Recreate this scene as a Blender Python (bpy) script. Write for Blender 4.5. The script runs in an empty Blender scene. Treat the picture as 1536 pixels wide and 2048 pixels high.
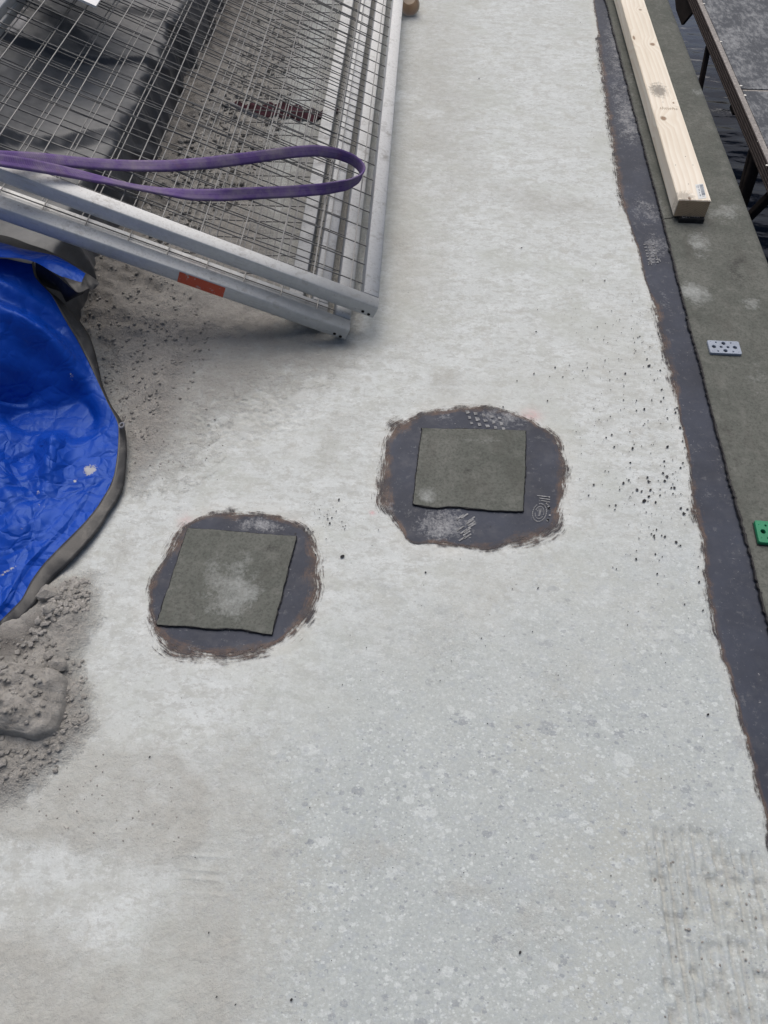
import bpy, bmesh, math, random
import numpy as np
from mathutils import Matrix, Vector
random.seed(7); rng = np.random.default_rng(7)
sc = bpy.context.scene
COL = sc.collection
R = math.radians

# ------------------------------------------------------------------ camera
F, CX, CY, CAMH = 1500., 768., 1024., 1.3        # photo pixels (1536 x 2048), metres
PITCH, YAW = R(54.124), R(3.8)
r_ = np.array([math.cos(YAW), math.sin(YAW), 0]); g_ = np.array([-math.sin(YAW), math.cos(YAW), 0])
fw = g_*math.cos(PITCH) + np.array([0, 0, -math.sin(PITCH)])
up = g_*math.sin(PITCH) + np.array([0, 0, math.cos(PITCH)])
CAM = np.array([0, 0, CAMH])
cd = bpy.data.cameras.new('camera'); co = bpy.data.objects.new('camera', cd); COL.objects.link(co)
cd.sensor_fit = 'VERTICAL'; cd.sensor_height = 24.; cd.lens = 24.*F/2048.; cd.clip_start = .02; cd.clip_end = 500
co.matrix_world = Matrix(((r_[0], up[0], -fw[0], 0), (r_[1], up[1], -fw[1], 0), (r_[2], up[2], -fw[2], CAMH), (0, 0, 0, 1)))
sc.camera = co
sc.render.resolution_x, sc.render.resolution_y = 768, 1024

# ------------------------------------------------------------------ sky, sun, exposure (overcast)
SUN_EL, SUN_AZ = R(62), R(-10)                   # soft overcast light, a little from the far side
w = bpy.data.worlds.new('World'); sc.world = w; w.use_nodes = True
wn = w.node_tree; bg = wn.nodes['Background']
sky = wn.nodes.new('ShaderNodeTexSky'); sky.sky_type = 'NISHITA'; sky.sun_disc = False
sky.sun_elevation = SUN_EL; sky.sun_rotation = SUN_AZ; sky.air_density = 1.0; sky.dust_density = 7.0; sky.ozone_density = 1.0
wn.links.new(sky.outputs[0], bg.inputs[0]); bg.inputs[1].default_value = .078
sd = bpy.data.lights.new('sun', 'SUN'); so = bpy.data.objects.new('sun', sd); COL.objects.link(so)
sd.energy = 1.75; sd.angle = R(65); sd.color = (1, .98, .955)
sdir = Vector((math.sin(SUN_AZ)*math.cos(SUN_EL), math.cos(SUN_AZ)*math.cos(SUN_EL), math.sin(SUN_EL)))
so.rotation_euler = sdir.to_track_quat('Z', 'Y').to_euler()
sc.view_settings.view_transform = 'Standard'; sc.view_settings.look = 'None'
sc.view_settings.gamma = 1; sc.view_settings.use_curve_mapping = False
sc.view_settings.exposure = 0.12

# ------------------------------------------------------------------ pixel <-> place
def ray(x, y): return r_*(x-CX) + up*(CY-y) + fw*F
def G(x, y, z=0.):
    d = ray(x, y); return CAM + d*((z-CAMH)/d[2])
def GX(x, y, X):                                 # where the pixel's ray meets the vertical plane at X
    d = ray(x, y); return CAM + d*(X/d[0])
def Pv(q):
    d = np.asarray(q) - CAM; ww = np.maximum(d@fw, .05)
    return CX + F*(d@r_)/ww, CY - F*(d@up)/ww

# ------------------------------------------------------------------ helpers
def vnoise(x, y, seed=0):
    x = np.asarray(x, float); y = np.asarray(y, float)
    xi = np.floor(x).astype(np.int64); yi = np.floor(y).astype(np.int64); fx = x-xi; fy = y-yi
    fx = fx*fx*fx*(fx*(fx*6-15)+10); fy = fy*fy*fy*(fy*(fy*6-15)+10)
    def h(a, b):
        v = (a*374761393 + b*668265263 + seed*1274126177) & 0xffffffff
        v = ((v ^ (v >> 13))*1274126177) & 0xffffffff
        return ((v ^ (v >> 16)) & 0xffff)/65535.
    return (h(xi, yi)*(1-fx)+h(xi+1, yi)*fx)*(1-fy) + (h(xi, yi+1)*(1-fx)+h(xi+1, yi+1)*fx)*fy
def fbm(x, y, o=4, seed=0, gain=.5):
    s = 0; a = 1; t = 0
    for k in range(o):
        s = s + a*(vnoise(x*2**k, y*2**k, seed+k*17)-.5); t += a; a *= gain
    return s/t*2
def ridged(x, y, o=3, seed=0):
    s = 0; a = 1; t = 0
    for k in range(o):
        s = s + a*(1-np.abs(vnoise(x*2**k, y*2**k, seed+k*17)*2-1)); t += a; a *= .5
    return s/t
def sstep(a, b, x):
    t = np.clip((x-a)/(b-a), 0, 1); return t*t*(3-2*t)

def obj(name, verts, faces, mat, parent=None, smooth=False, attrs=None):
    me = bpy.data.meshes.new(name)
    verts = np.asarray(verts, np.float32)
    if isinstance(faces, np.ndarray):
        n, k = faces.shape
        me.vertices.add(len(verts)); me.vertices.foreach_set('co', verts.ravel())
        me.loops.add(n*k); me.loops.foreach_set('vertex_index', faces.astype(np.int32).ravel())
        me.polygons.add(n); me.polygons.foreach_set('loop_start', np.arange(0, n*k, k, dtype=np.int32))
        me.update(calc_edges=True)
    else:
        me.from_pydata([tuple(map(float, v)) for v in verts], [], faces); me.update()
    if attrs:
        for an, av in attrs.items():
            a = me.attributes.new(an, 'FLOAT', 'POINT'); a.data.foreach_set('value', np.asarray(av, np.float32).ravel())
    if smooth: me.polygons.foreach_set('use_smooth', np.ones(len(me.polygons), bool))
    me.materials.append(mat)
    return link(name, me, parent)
def link(name, me, parent=None):
    o = bpy.data.objects.new(name, me); COL.objects.link(o)
    if parent is not None: o.parent = parent
    return o
def empty(name, loc=(0, 0, 0), rz=0):
    o = bpy.data.objects.new(name, None); COL.objects.link(o); o.location = loc; o.rotation_euler = (0, 0, rz); o.empty_display_size = .05
    return o
def tag(o, label=None, cat=None, group=None, kind=None):
    if label: o['label'] = label
    if cat: o['category'] = cat
    if group: o['group'] = group
    if kind: o['kind'] = kind
    return o
def gridfaces(nu, nv):
    i = np.arange(nu-1)[:, None]*nv + np.arange(nv-1)[None, :]
    return np.stack([i, i+1, i+nv+1, i+nv], -1).reshape(-1, 4)
def box_data(x0, x1, y0, y1, z0, z1):
    v = [(x, y, z) for x in (x0, x1) for y in (y0, y1) for z in (z0, z1)]
    return v, [(0, 1, 3, 2), (4, 6, 7, 5), (0, 4, 5, 1), (2, 3, 7, 6), (0, 2, 6, 4), (1, 5, 7, 3)]
def bevelled_box(name, x0, x1, y0, y1, z0, z1, b, mat, parent=None, seg=2):
    bm = bmesh.new(); v, f = box_data(x0, x1, y0, y1, z0, z1)
    vs = [bm.verts.new(p) for p in v]
    for q in f: bm.faces.new([vs[i] for i in q])
    bmesh.ops.recalc_face_normals(bm, faces=bm.faces)
    bmesh.ops.bevel(bm, geom=bm.edges[:], offset=b, segments=seg, affect='EDGES', profile=.5)
    me = bpy.data.meshes.new(name); bm.to_mesh(me); bm.free(); me.materials.append(mat)
    return link(name, me, parent)
def tube_data(path, prof, wdir=None):
    """sweep a closed profile [(a,b)] along path, a along side, b along up"""
    path = np.asarray(path, float); n = len(path); k = len(prof); V = []
    for i in range(n):
        t = path[min(i+1, n-1)] - path[max(i-1, 0)]; t /= np.linalg.norm(t)
        u = np.array(wdir if wdir is not None else (0, 0, 1.)); s = np.cross(t, u)
        if np.linalg.norm(s) < 1e-4: s = np.cross(t, (1., 0, 0))
        s /= np.linalg.norm(s); u = np.cross(s, t)
        for a, b in prof: V.append(path[i] + s*a + u*b)
    Fc = [(i*k+j, i*k+(j+1) % k, (i+1)*k+(j+1) % k, (i+1)*k+j) for i in range(n-1) for j in range(k)]
    Fc += [tuple(range(k-1, -1, -1)), tuple((n-1)*k+j for j in range(k))]
    return V, Fc
def circ(r, n=8): return [(r*math.cos(2*math.pi*i/n), r*math.sin(2*math.pi*i/n)) for i in range(n)]
def rsq(s, c, n=4):                              # rounded square, side s, corner c
    P = []
    for q, (sx, sy) in enumerate(((1, 1), (-1, 1), (-1, -1), (1, -1))):
        for i in range(n+1):
            a = math.pi/2*(q + i/n); P.append((sx*(s/2-c) + c*math.cos(a), sy*(s/2-c) + c*math.sin(a)))
    return P
def resample(pts, step, closed=False, smooth=2):
    p = np.asarray(pts, float)
    if closed: p = np.vstack([p, p[:1]])
    seg = np.linalg.norm(np.diff(p[:, :min(3, p.shape[1])], axis=0), axis=1); s = np.r_[0, np.cumsum(seg)]
    n = max(4, int(s[-1]/step)); t = np.linspace(0, s[-1], n, endpoint=not closed)
    q = np.stack([np.interp(t, s, p[:, k]) for k in range(p.shape[1])], 1)
    for _ in range(smooth):
        if closed: q = .25*np.roll(q, 1, 0)+.5*q+.25*np.roll(q, -1, 0)
        else: q[1:-1] = .25*q[:-2]+.5*q[1:-1]+.25*q[2:]
    return q
def rock(seed, n=2, amp=.35, squash=.6):
    bm = bmesh.new(); bmesh.ops.create_icosphere(bm, subdivisions=n, radius=1)
    rg = np.random.default_rng(seed); dirs = rg.normal(size=(9, 3)); dirs /= np.linalg.norm(dirs, axis=1)[:, None]
    cut = rg.uniform(.55, .95, 9)
    for v in bm.verts:
        p = np.array(v.co)
        for d, c in zip(dirs, cut):
            e = p@d - c
            if e > 0: p = p - d*e*.85
        p = p*(1+amp*.25*rg.normal()*.5)
        p[2] *= squash; v.co = p
    V = [tuple(v.co) for v in bm.verts]; Fc = [tuple(x.index for x in f.verts) for f in bm.faces]; bm.free()
    return np.array(V), Fc

# ------------------------------------------------------------------ materials
KX = lambda x, y: float(G(x, y, .0755)[0])          # where a mark sits on top of the timber
KY = lambda x, y: float(G(x, y, .0755)[1])
class M:
    def __init__(s, name, rough=.8, spec=.3, metal=0.):
        s.m = bpy.data.materials.new(name); s.m.use_nodes = True; s.t = s.m.node_tree
        s.b = s.t.nodes['Principled BSDF']; s.b.inputs['Roughness'].default_value = rough
        s.b.inputs['Specular IOR Level'].default_value = spec; s.b.inputs['Metallic'].default_value = metal
        s.co = s.N('ShaderNodeTexCoord').outputs['Object']
    def N(s, ty, **kw):
        n = s.t.nodes.new(ty)
        for k, v in kw.items(): setattr(n, k, v)
        return n
    def S(s, sock, v):
        if isinstance(v, bpy.types.NodeSocket): s.t.links.new(v, sock)
        else:
            if isinstance(v, tuple) and len(v) == 3 and sock.type == 'RGBA': v = v + (1,)
            sock.default_value = v
    def mix(s, f, a, b, mode='MIX'):
        n = s.N('ShaderNodeMix', data_type='RGBA', blend_type=mode); n.clamp_factor = True
        s.S(n.inputs[0], f); s.S(n.inputs[6], a); s.S(n.inputs[7], b); return n.outputs[2]
    def ma(s, op, a, b=0., c=None, clamp=False):
        n = s.N('ShaderNodeMath', operation=op); n.use_clamp = clamp; s.S(n.inputs[0], a); s.S(n.inputs[1], b)
        if c is not None: s.S(n.inputs[2], c)
        return n.outputs[0]
    def noise(s, scale, det=4, rough=.55, vec=None, dist=0.):
        n = s.N('ShaderNodeTexNoise'); s.S(n.inputs['Vector'], vec or s.co); n.inputs['Scale'].default_value = scale
        n.inputs['Detail'].default_value = det; n.inputs['Roughness'].default_value = rough; n.inputs['Distortion'].default_value = dist
        return n.outputs[0]
    def vor(s, scale, feat='F1', vec=None, rnd=1.):
        n = s.N('ShaderNodeTexVoronoi', feature=feat); s.S(n.inputs['Vector'], vec or s.co); n.inputs['Scale'].default_value = scale
        n.inputs['Randomness'].default_value = rnd; return n
    def map(s, scale=(1, 1, 1), rot=(0, 0, 0), vec=None, loc=(0, 0, 0)):
        n = s.N('ShaderNodeMapping'); s.S(n.inputs[0], vec or s.co); n.inputs['Scale'].default_value = scale
        n.inputs['Rotation'].default_value = rot; n.inputs['Location'].default_value = loc; return n.outputs[0]
    def mr(s, v, a, b, c=0., d=1.):
        n = s.N('ShaderNodeMapRange'); n.clamp = True; s.S(n.inputs[0], v)
        for i, q in enumerate((a, b, c, d)): n.inputs[i+1].default_value = q
        return n.outputs[0]
    def at(s, name): return s.N('ShaderNodeAttribute', attribute_name=name).outputs['Fac']
    def warp(s, scale, amt, vec=None):
        n = s.N('ShaderNodeTexNoise'); s.S(n.inputs['Vector'], vec or s.co); n.inputs['Scale'].default_value = scale; n.inputs['Detail'].default_value = 2
        a = s.N('ShaderNodeVectorMath', operation='SUBTRACT'); s.S(a.inputs[0], n.outputs[1]); a.inputs[1].default_value = (.5, .5, .5)
        b = s.N('ShaderNodeVectorMath', operation='SCALE'); s.S(b.inputs[0], a.outputs[0]); b.inputs['Scale'].default_value = amt
        c = s.N('ShaderNodeVectorMath', operation='ADD'); s.S(c.inputs[0], vec or s.co); s.S(c.inputs[1], b.outputs[0]); return c.outputs[0]
    def upness(s):
        n = s.N('ShaderNodeNewGeometry'); x = s.N('ShaderNodeSeparateXYZ'); s.S(x.inputs[0], n.outputs['Normal']); return x.outputs[2]
    def color(s, c): s.S(s.b.inputs['Base Color'], c)
    def rough(s, c): s.S(s.b.inputs['Roughness'], c)
    def bump(s, h, strength=.5, dist=.002):
        n = s.N('ShaderNodeBump'); n.inputs['Strength'].default_value = strength; n.inputs['Distance'].default_value = dist
        s.S(n.inputs['Height'], h)
        prev = s.b.inputs['Normal']
        if prev.is_linked: s.t.links.new(prev.links[0].from_socket, n.inputs['Normal'])
        s.t.links.new(n.outputs[0], prev)

def m_concrete():
    m = M('concrete', .85, .25)
    big = m.noise(1.6, 6, .6); mid = m.noise(9, 5, .6, m.warp(3, .1)); fine = m.noise(420, 2, .6)
    streak = m.noise(7, 6, .7, m.map((1, 1.9, 1), (0, 0, R(14)), m.warp(4, .16)))
    scuff = m.noise(34, 6, .75, m.map((1, 2.0, 1), (0, 0, R(-8)), m.warp(9, .08)))
    grit = m.noise(150, 4, .75)
    c = m.mix(m.mr(big, .3, .7), (0.544, 0.577, 0.579), (0.489, 0.517, 0.512))
    def stain(scale, lo, hi, f, col, ani=1., rz=0., off=0.):
        return m.mix(m.mr(m.noise(scale, 9, .72, m.map((1, ani, 1), (0, 0, R(rz)), m.warp(scale*.4, .5/scale), (off, off*.7, 0))), lo, hi, 0, f), c, col)
    c = stain(6, .50, .60, .55, (0.598, 0.635, 0.643), 1.5, 20, 1)
    c = stain(9, .52, .58, .6, (0.438, 0.456, 0.432), 1.6, 12, 4)
    c = stain(17, .52, .57, .55, (0.404, 0.418, 0.401), 1.8, -8, 7)
    c = stain(24, .54, .58, .38, (0.638, 0.672, 0.678), 1.6, 30, 9)
    c = stain(38, .54, .575, .55, (0.384, 0.396, 0.385), 2.0, 5, 12)
    c = stain(75, .56, .60, .45, (0.359, 0.370, 0.364), 1.3, 50, 15)
    c = stain(90, .56, .60, .40, (0.658, 0.687, 0.687), 1.3, -30, 19)
    c = stain(4, .52, .60, .42, (0.438, 0.466, 0.434), 1, 0, 23)
    c = stain(2.3, .50, .62, .40, (0.453, 0.468, 0.446), 1.2, 40, 31)
    c = stain(13, .57, .62, .5, (0.399, 0.403, 0.378), 1, 70, 37)
    # ground-down zone: cement paste with aggregate cut flush
    pol = m.mr(m.ma('ADD', m.at('polish'), m.ma('ADD', m.ma('MULTIPLY', m.ma('SUBTRACT', mid, .5), .9), m.ma('MULTIPLY', m.ma('SUBTRACT', scuff, .5), .5))), .25, 1.05)
    paste = m.mix(m.mr(big, .35, .65), (0.400, 0.439, 0.440), (0.439, 0.476, 0.470))
    paste = m.mix(m.mr(grit, .42, .66, 0, .8), paste, (0.330, 0.362, 0.372))
    paste = m.mix(m.mr(m.noise(3.2, 4, .6, m.map(loc=(2, 9, 0))), .48, .68, 0, .6), paste, (0.405, 0.412, 0.372))
    paste = m.mix(m.mr(m.noise(11, 4, .7, m.map(loc=(5, 1, 0))), .5, .75, 0, .4), paste, (0.499, 0.542, 0.538))
    agg = paste
    for sc_, th, dens, wq, am in ((22, .34, .50, .05, .62), (40, .38, .34, .03, .7), (70, .42, .28, .018, .72), (130, .44, .25, .010, .75), (240, .46, .3, .004, .75)):
        v = m.vor(sc_, vec=m.warp(sc_*2.2, wq*.55, m.map((1, 1.35, .01), (0, 0, sc_*.3))))
        sep = m.N('ShaderNodeSeparateColor'); m.S(sep.inputs[0], v.outputs['Color'])
        rr = m.ma('MULTIPLY', sep.outputs[0], th*1.25)
        inside = m.mr(m.ma('SUBTRACT', rr, v.outputs['Distance']), -.01, .06)
        on = m.ma('GREATER_THAN', sep.outputs[1], dens)
        stone = m.mix(m.mr(sep.outputs[2], .0, 1.), (0.329, 0.367, 0.394), (0.614, 0.660, 0.658))
        stone = m.mix(m.ma('GREATER_THAN', sep.outputs[2], .94), stone, (0.217, 0.242, 0.269))
        stone = m.mix(m.mr(m.noise(210, 4, .75), .4, .75, 0, .6), stone, (0.413, 0.443, 0.459))
        agg = m.mix(m.ma('MULTIPLY', m.ma('MULTIPLY', inside, on), am*.95), agg, stone)
    c = m.mix(pol, c, agg)
    c = m.mix(m.mr(fine, .45, .75, 0, .35), c, m.mix(.5, c, (0.295, 0.312, 0.319)))
    # crisp grains, scratches
    vg = m.vor(300, vec=m.map((1, 1, .01))); sg = m.N('ShaderNodeSeparateColor'); m.S(sg.inputs[0], vg.outputs['Color'])
    c = m.mix(m.ma('MULTIPLY', m.ma('GREATER_THAN', sg.outputs[0], .80), m.mr(pol, 0, 1, .05, .14)), c, (0.299, 0.308, 0.304))
    c = m.mix(m.ma('MULTIPLY', m.ma('LESS_THAN', sg.outputs[0], .16), m.mr(pol, 0, 1, .04, .10)), c, (0.757, 0.781, 0.776))
    for k_, (ax, rz_) in enumerate(((26, 62), (22, -24), (30, 8))):
        sc_n = m.noise(9, 2, .5, m.map((ax, 1, 1), (0, 0, R(rz_)), m.warp(2.5, .08), (k_*3.1, 0, 0)))
        c = m.mix(m.ma('MULTIPLY', m.mr(sc_n, .70, .76), m.mr(m.noise(4, 2, .5, m.map(loc=(k_*5., 2, 0))), .5, .62, 0, .35)), c, (0.319, 0.323, 0.314))
    # little air holes
    v = m.vor(75); sep = m.N('ShaderNodeSeparateColor'); m.S(sep.inputs[0], v.outputs['Color'])
    hole = m.ma('MULTIPLY', m.mr(v.outputs['Distance'], .04, .10, 1, 0), m.ma('GREATER_THAN', sep.outputs[0], .90))
    c = m.mix(m.ma('MULTIPLY', hole, .8), c, (.10, .10, .105))
    # dust and soil; the dark damp tone has shade painted in
    n1 = m.noise(35, 6, .7); n2 = m.noise(110, 4, .75)
    dn = m.ma('ADD', m.ma('MULTIPLY', m.ma('SUBTRACT', n1, .5), 1.1), m.ma('MULTIPLY', m.ma('SUBTRACT', n2, .5), .5))
    du = m.mr(m.ma('ADD', m.at('dust'), m.ma('MULTIPLY', dn, .9)), .15, .85, 0, .88)
    c = m.mix(du, c, m.mix(m.mr(n2, .35, .7), (.335, .337, .315), (.43, .433, .41)))
    di = m.mr(m.ma('ADD', m.at('dirt'), m.ma('MULTIPLY', dn, .75)), .2, .95)
    soil = m.mix(m.mr(n1, .35, .68), (.265, .257, .242), (.375, .365, .345))
    soil = m.mix(m.mr(n2, .58, .72, 0, .6), soil, (.14, .132, .122))
    c = m.mix(di, c, soil)
    dk = m.mr(m.ma('ADD', m.at('wet_shade'), m.ma('MULTIPLY', dn, .6)), .25, .8)
    c = m.mix(m.ma('MULTIPLY', dk, .75), c, m.mix(m.mr(n2, .3, .7), (.085, .08, .075), (.16, .15, .14)))
    # bitumen wiped thin round the coated patches
    ha = m.at('halo'); hn = m.noise(70, 5, .8)
    cb = m.N('ShaderNodeCombineXYZ'); m.S(cb.inputs[0], m.ma('MULTIPLY', m.at('bt'), 14.)); m.S(cb.inputs[1], m.ma('MULTIPLY', m.at('bd'), 230.))
    bs = m.noise(1., 4, .75, cb.outputs[0]); bl = m.noise(18, 3, .6)
    hs = m.ma('ADD', ha, m.ma('ADD', m.ma('MULTIPLY', m.ma('SUBTRACT', bs, .5), 2.0), m.ma('ADD', m.ma('MULTIPLY', m.ma('SUBTRACT', bl, .5), 1.2), m.ma('MULTIPLY', m.ma('SUBTRACT', hn, .5), .6))))
    hs = m.ma('MULTIPLY', m.mr(hs, .62, .84, 0, .85), m.mr(ha, .02, .12))
    c = m.mix(hs, c, m.mix(bl, (.135, .105, .088), (.060, .048, .042)))
    c = m.mix(m.ma('MULTIPLY', m.at('pale'), m.mr(hn, .35, .6, .2, .8)), c, (.62, .605, .565))
    c = m.mix(m.ma('MULTIPLY', m.at('pink'), m.mr(hn, .35, .65, .15, .9)), c, (.62, .26, .29))
    m.color(c)
    rg = m.mix(pol, (.85,)*3, (.6,)*3); m.rough(rg)
    h = m.ma('ADD', m.ma('MULTIPLY', scuff, .6), m.ma('MULTIPLY', m.noise(230, 3, .7), .35))
    h = m.ma('SUBTRACT', h, m.ma('MULTIPLY', hole, .8))
    m.bump(h, .4, .004)
    m.bump(m.ma('MULTIPLY', m.ma('ADD', n1, m.ma('MULTIPLY', n2, .7)), m.ma('ADD', di, m.ma('MULTIPLY', du, .35))), .8, .008)
    return m.m
def m_bitumen():
    m = M('bitumen', .55, .3); n1 = m.noise(22, 6, .7); n2 = m.noise(140, 4, .75); n3 = m.noise(6, 4, .6)
    c = m.mix(m.mr(n3, .35, .65), (.023, .028, .044), (.038, .046, .070))
    c = m.mix(m.mr(n1, .52, .78, 0, .5), c, (.105, .110, .122))
    c = m.mix(m.mr(m.noise(45, 8, .75), .58, .64, 0, .35), c, (.16, .165, .175))
    c = m.mix(m.mr(m.ma('ADD', n2, m.ma('MULTIPLY', n1, .35)), .84, .92, 0, .8), c, (.34, .35, .36))
    sc2 = m.noise(12, 3, .7, m.map((1, 9, 1), (0, 0, R(35))))
    c = m.mix(m.mr(sc2, .68, .76, 0, .22), c, (.3, .3, .32))
    cov = m.at('cov'); cb = m.N('ShaderNodeCombineXYZ'); m.S(cb.inputs[0], m.ma('MULTIPLY', m.at('bt'), 24.)); m.S(cb.inputs[1], m.ma('MULTIPLY', m.at('bd'), 330.))
    bs = m.noise(1., 5, .8, cb.outputs[0]); bl = m.noise(20, 4, .7); fn = m.noise(130, 4, .8)
    t = m.ma('ADD', cov, m.ma('ADD', m.ma('MULTIPLY', m.ma('SUBTRACT', bs, .5), 2.8), m.ma('ADD', m.ma('MULTIPLY', m.ma('SUBTRACT', bl, .5), 1.0), m.ma('MULTIPLY', m.ma('SUBTRACT', fn, .5), .9))))
    alpha = m.mr(t, .42, .72)
    thin = m.mr(m.ma('ADD', t, m.ma('MULTIPLY', m.ma('SUBTRACT', bl, .5), 1.2)), .6, 1.55, 1, 0)
    c = m.mix(m.ma('MULTIPLY', thin, .92), c, m.mix(m.mr(bl, .4, .6), (.115, .076, .058), (.050, .038, .034)))
    dd = m.ma('ADD', m.ma('MULTIPLY', m.ma('SUBTRACT', m.noise(32, 5, .75), .5), 1.6), m.ma('MULTIPLY', m.ma('SUBTRACT', m.noise(190, 3, .8), .5), 1.4))
    c = m.mix(m.mr(m.ma('ADD', m.at('dust'), m.ma('MULTIPLY', dd, m.mr(m.at('dust'), 0, .3))), .32, .95, 0, .75), c, (.35, .36, .375))
    m.color(c); m.S(m.b.inputs['Alpha'], alpha); m.rough(m.mr(n1, .3, .7, .45, .75)); m.bump(m.ma('ADD', n1, m.ma('MULTIPLY', n2, .4)), .3, .0015); return m.m
def m_membrane():
    m = M('membrane', .85, .15); n1 = m.noise(7, 6, .65); n2 = m.noise(170, 4, .75); n3 = m.noise(40, 8, .75)
    c = m.mix(m.mr(n1, .35, .65), (.100, .108, .097), (.142, .148, .135))
    c = m.mix(m.mr(n2, .46, .62, 0, .6), c, (.062, .065, .060))
    c = m.mix(m.mr(n3, .50, .78, 0, .55), c, (.23, .23, .215))
    c = m.mix(m.mr(m.noise(16, 5, .7, m.map((1, .35, 1), loc=(2, 5, 0))), .52, .75, 0, .5), c, (.085, .082, .074))
    dn = m.ma('ADD', m.ma('MULTIPLY', m.ma('SUBTRACT', m.noise(26, 4, .7), .5), 1.9), m.ma('MULTIPLY', m.ma('SUBTRACT', m.noise(130, 4, .8), .5), 1.6))
    c = m.mix(m.mr(m.ma('ADD', m.at('dust'), m.ma('MULTIPLY', dn, m.mr(m.at('dust'), 0, .35))), .25, 1.25, 0, .8), c, (.36, .38, .375))
    c = m.mix(m.mr(m.ma('ADD', m.at('dark'), m.ma('MULTIPLY', dn, m.mr(m.at('dark'), 0, .3))), .3, .9, 0, .7), c, (.035, .034, .034))
    m.color(c); m.bump(n2, .4, .001); m.bump(n3, .25, .002); return m.m
def m_black(name='black_rubber', c=(.012, .012, .014), rough=.6):
    m = M(name, rough, .3); n = m.noise(60, 4, .7); m.color(m.mix(m.mr(n, .55, .8, 0, .5), c, tuple(min(1, x*5+.03) for x in c))); return m.m
def m_galv():
    m = M('galvanised_steel', .5, .4, .4); n = m.noise(30, 4, .6); n2 = m.noise(160, 4, .7)
    v = m.vor(90); sp = m.N('ShaderNodeSeparateColor'); m.S(sp.inputs[0], v.outputs['Color'])
    c = m.mix(m.mr(sp.outputs[0], 0, 1, 0, .5), (.46, .48, .50), (.55, .57, .59))
    c = m.mix(m.mr(n2, .6, .8, 0, .5), c, (.30, .295, .28))
    d = m.ma('MULTIPLY', m.mr(m.upness(), .55, .82), m.mr(m.ma('ADD', n, m.ma('MULTIPLY', n2, .5)), .5, .85, .8, 1))
    c = m.mix(d, c, m.mix(m.mr(n2, .5, .75), (.66, .672, .67), (.47, .465, .45)))
    c = m.mix(m.ma('MULTIPLY', m.mr(m.noise(14, 5, .7), .62, .72), .5), c, (.27, .25, .22))
    c = m.mix(m.mr(m.noise(60, 6, .75, m.map((.25, .25, 2))), .56, .62, 0, .4), c, (.33, .325, .31))
    c = m.mix(m.mr(m.noise(110, 4, .7), .64, .68, 0, .5), c, (.20, .19, .175))
    m.color(c); m.S(m.b.inputs['Metallic'], m.ma('MULTIPLY', m.ma('SUBTRACT', 1., d), .35)); m.rough(m.mr(d, 0, 1, .5, .9)); return m.m
def m_wire(name, lo, hi, du):
    m = M(name, .6, .4, .2); n = m.noise(40, 3, .6); c = m.mix(m.mr(n, .35, .7), lo, hi)
    m.color(m.mix(m.mr(m.upness(), .55, .95, 0, du), c, (.42, .42, .41))); return m.m
def m_paint_red():
    m = M('red_tape', .7, .3); n = m.noise(60, 5, .7); m.color(m.mix(m.mr(n, .58, .66), (.52, .10, .055), (.42, .41, .38))); return m.m
def m_plastic_sheet():
    m = M('dusty_plastic', .42, .5); n1 = m.noise(5, 9, .7); n2 = m.noise(55, 6, .75, m.map((1, 1, .35)))
    c = m.mix(m.mr(n1, .35, .65), (.048, .053, .062), (.085, .09, .10))
    u = m.mr(m.upness(), .55, .98)
    d = m.mr(m.ma('ADD', m.ma('MULTIPLY', u, .5), m.ma('ADD', m.ma('MULTIPLY', n1, .55), m.ma('MULTIPLY', n2, .25))), .45, .98, 0, .8)
    c = m.mix(d, c, (.30, .305, .305))
    c = m.mix(m.ma('MULTIPLY', m.at('mud'), m.mr(n2, .3, .6)), c, (.115, .105, .095))
    m.color(c); m.rough(m.mr(d, 0, .8, .38, .85)); m.bump(m.ma('ADD', m.ma('MULTIPLY', n1, 2.), n2), .2, .004); return m.m
def m_tarp():
    m = M('blue_tarpaulin', .30, .45); m.b.inputs['Specular Tint'].default_value = (.38, .6, 1, 1); n1 = m.noise(9, 4, .6)
    c = m.mix(m.mr(n1, .35, .65), (.001, .038, .31), (.003, .052, .40))
    c = m.mix(m.ma('MULTIPLY', m.mr(m.ma('ADD', m.at('splat'), m.ma('MULTIPLY', m.ma('SUBTRACT', m.noise(70, 5, .8), .5), m.mr(m.at('splat'), 0, .25, 0, 2.2))), .5, .62), .85), c, (.45, .43, .39))
    m.color(c); m.rough(m.mr(n1, .3, .7, .34, .5))
    v = m.vor(11, 'DISTANCE_TO_EDGE', m.warp(9, .12)); v2 = m.vor(26, 'DISTANCE_TO_EDGE', m.warp(14, .07))
    h = m.ma('ADD', m.mr(v.outputs['Distance'], 0, .2), m.ma('MULTIPLY', m.mr(v2.outputs['Distance'], 0, .2), .4))
    m.bump(m.ma('MULTIPLY', h, m.at('crinkle')), .6, .006); m.bump(m.noise(25, 3, .5), .3, .006); return m.m
def m_hem():
    m = M('tarpaulin_hem', .42, .45); n = m.noise(24, 6, .75); n2 = m.noise(9, 3, .6)
    c = m.mix(m.mr(n2, .35, .65), (.016, .017, .020), (.050, .050, .050))
    c = m.mix(m.mr(n, .52, .8, 0, .7), c, (.15, .146, .138)); m.color(c); m.bump(n, .3, .003); return m.m
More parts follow.
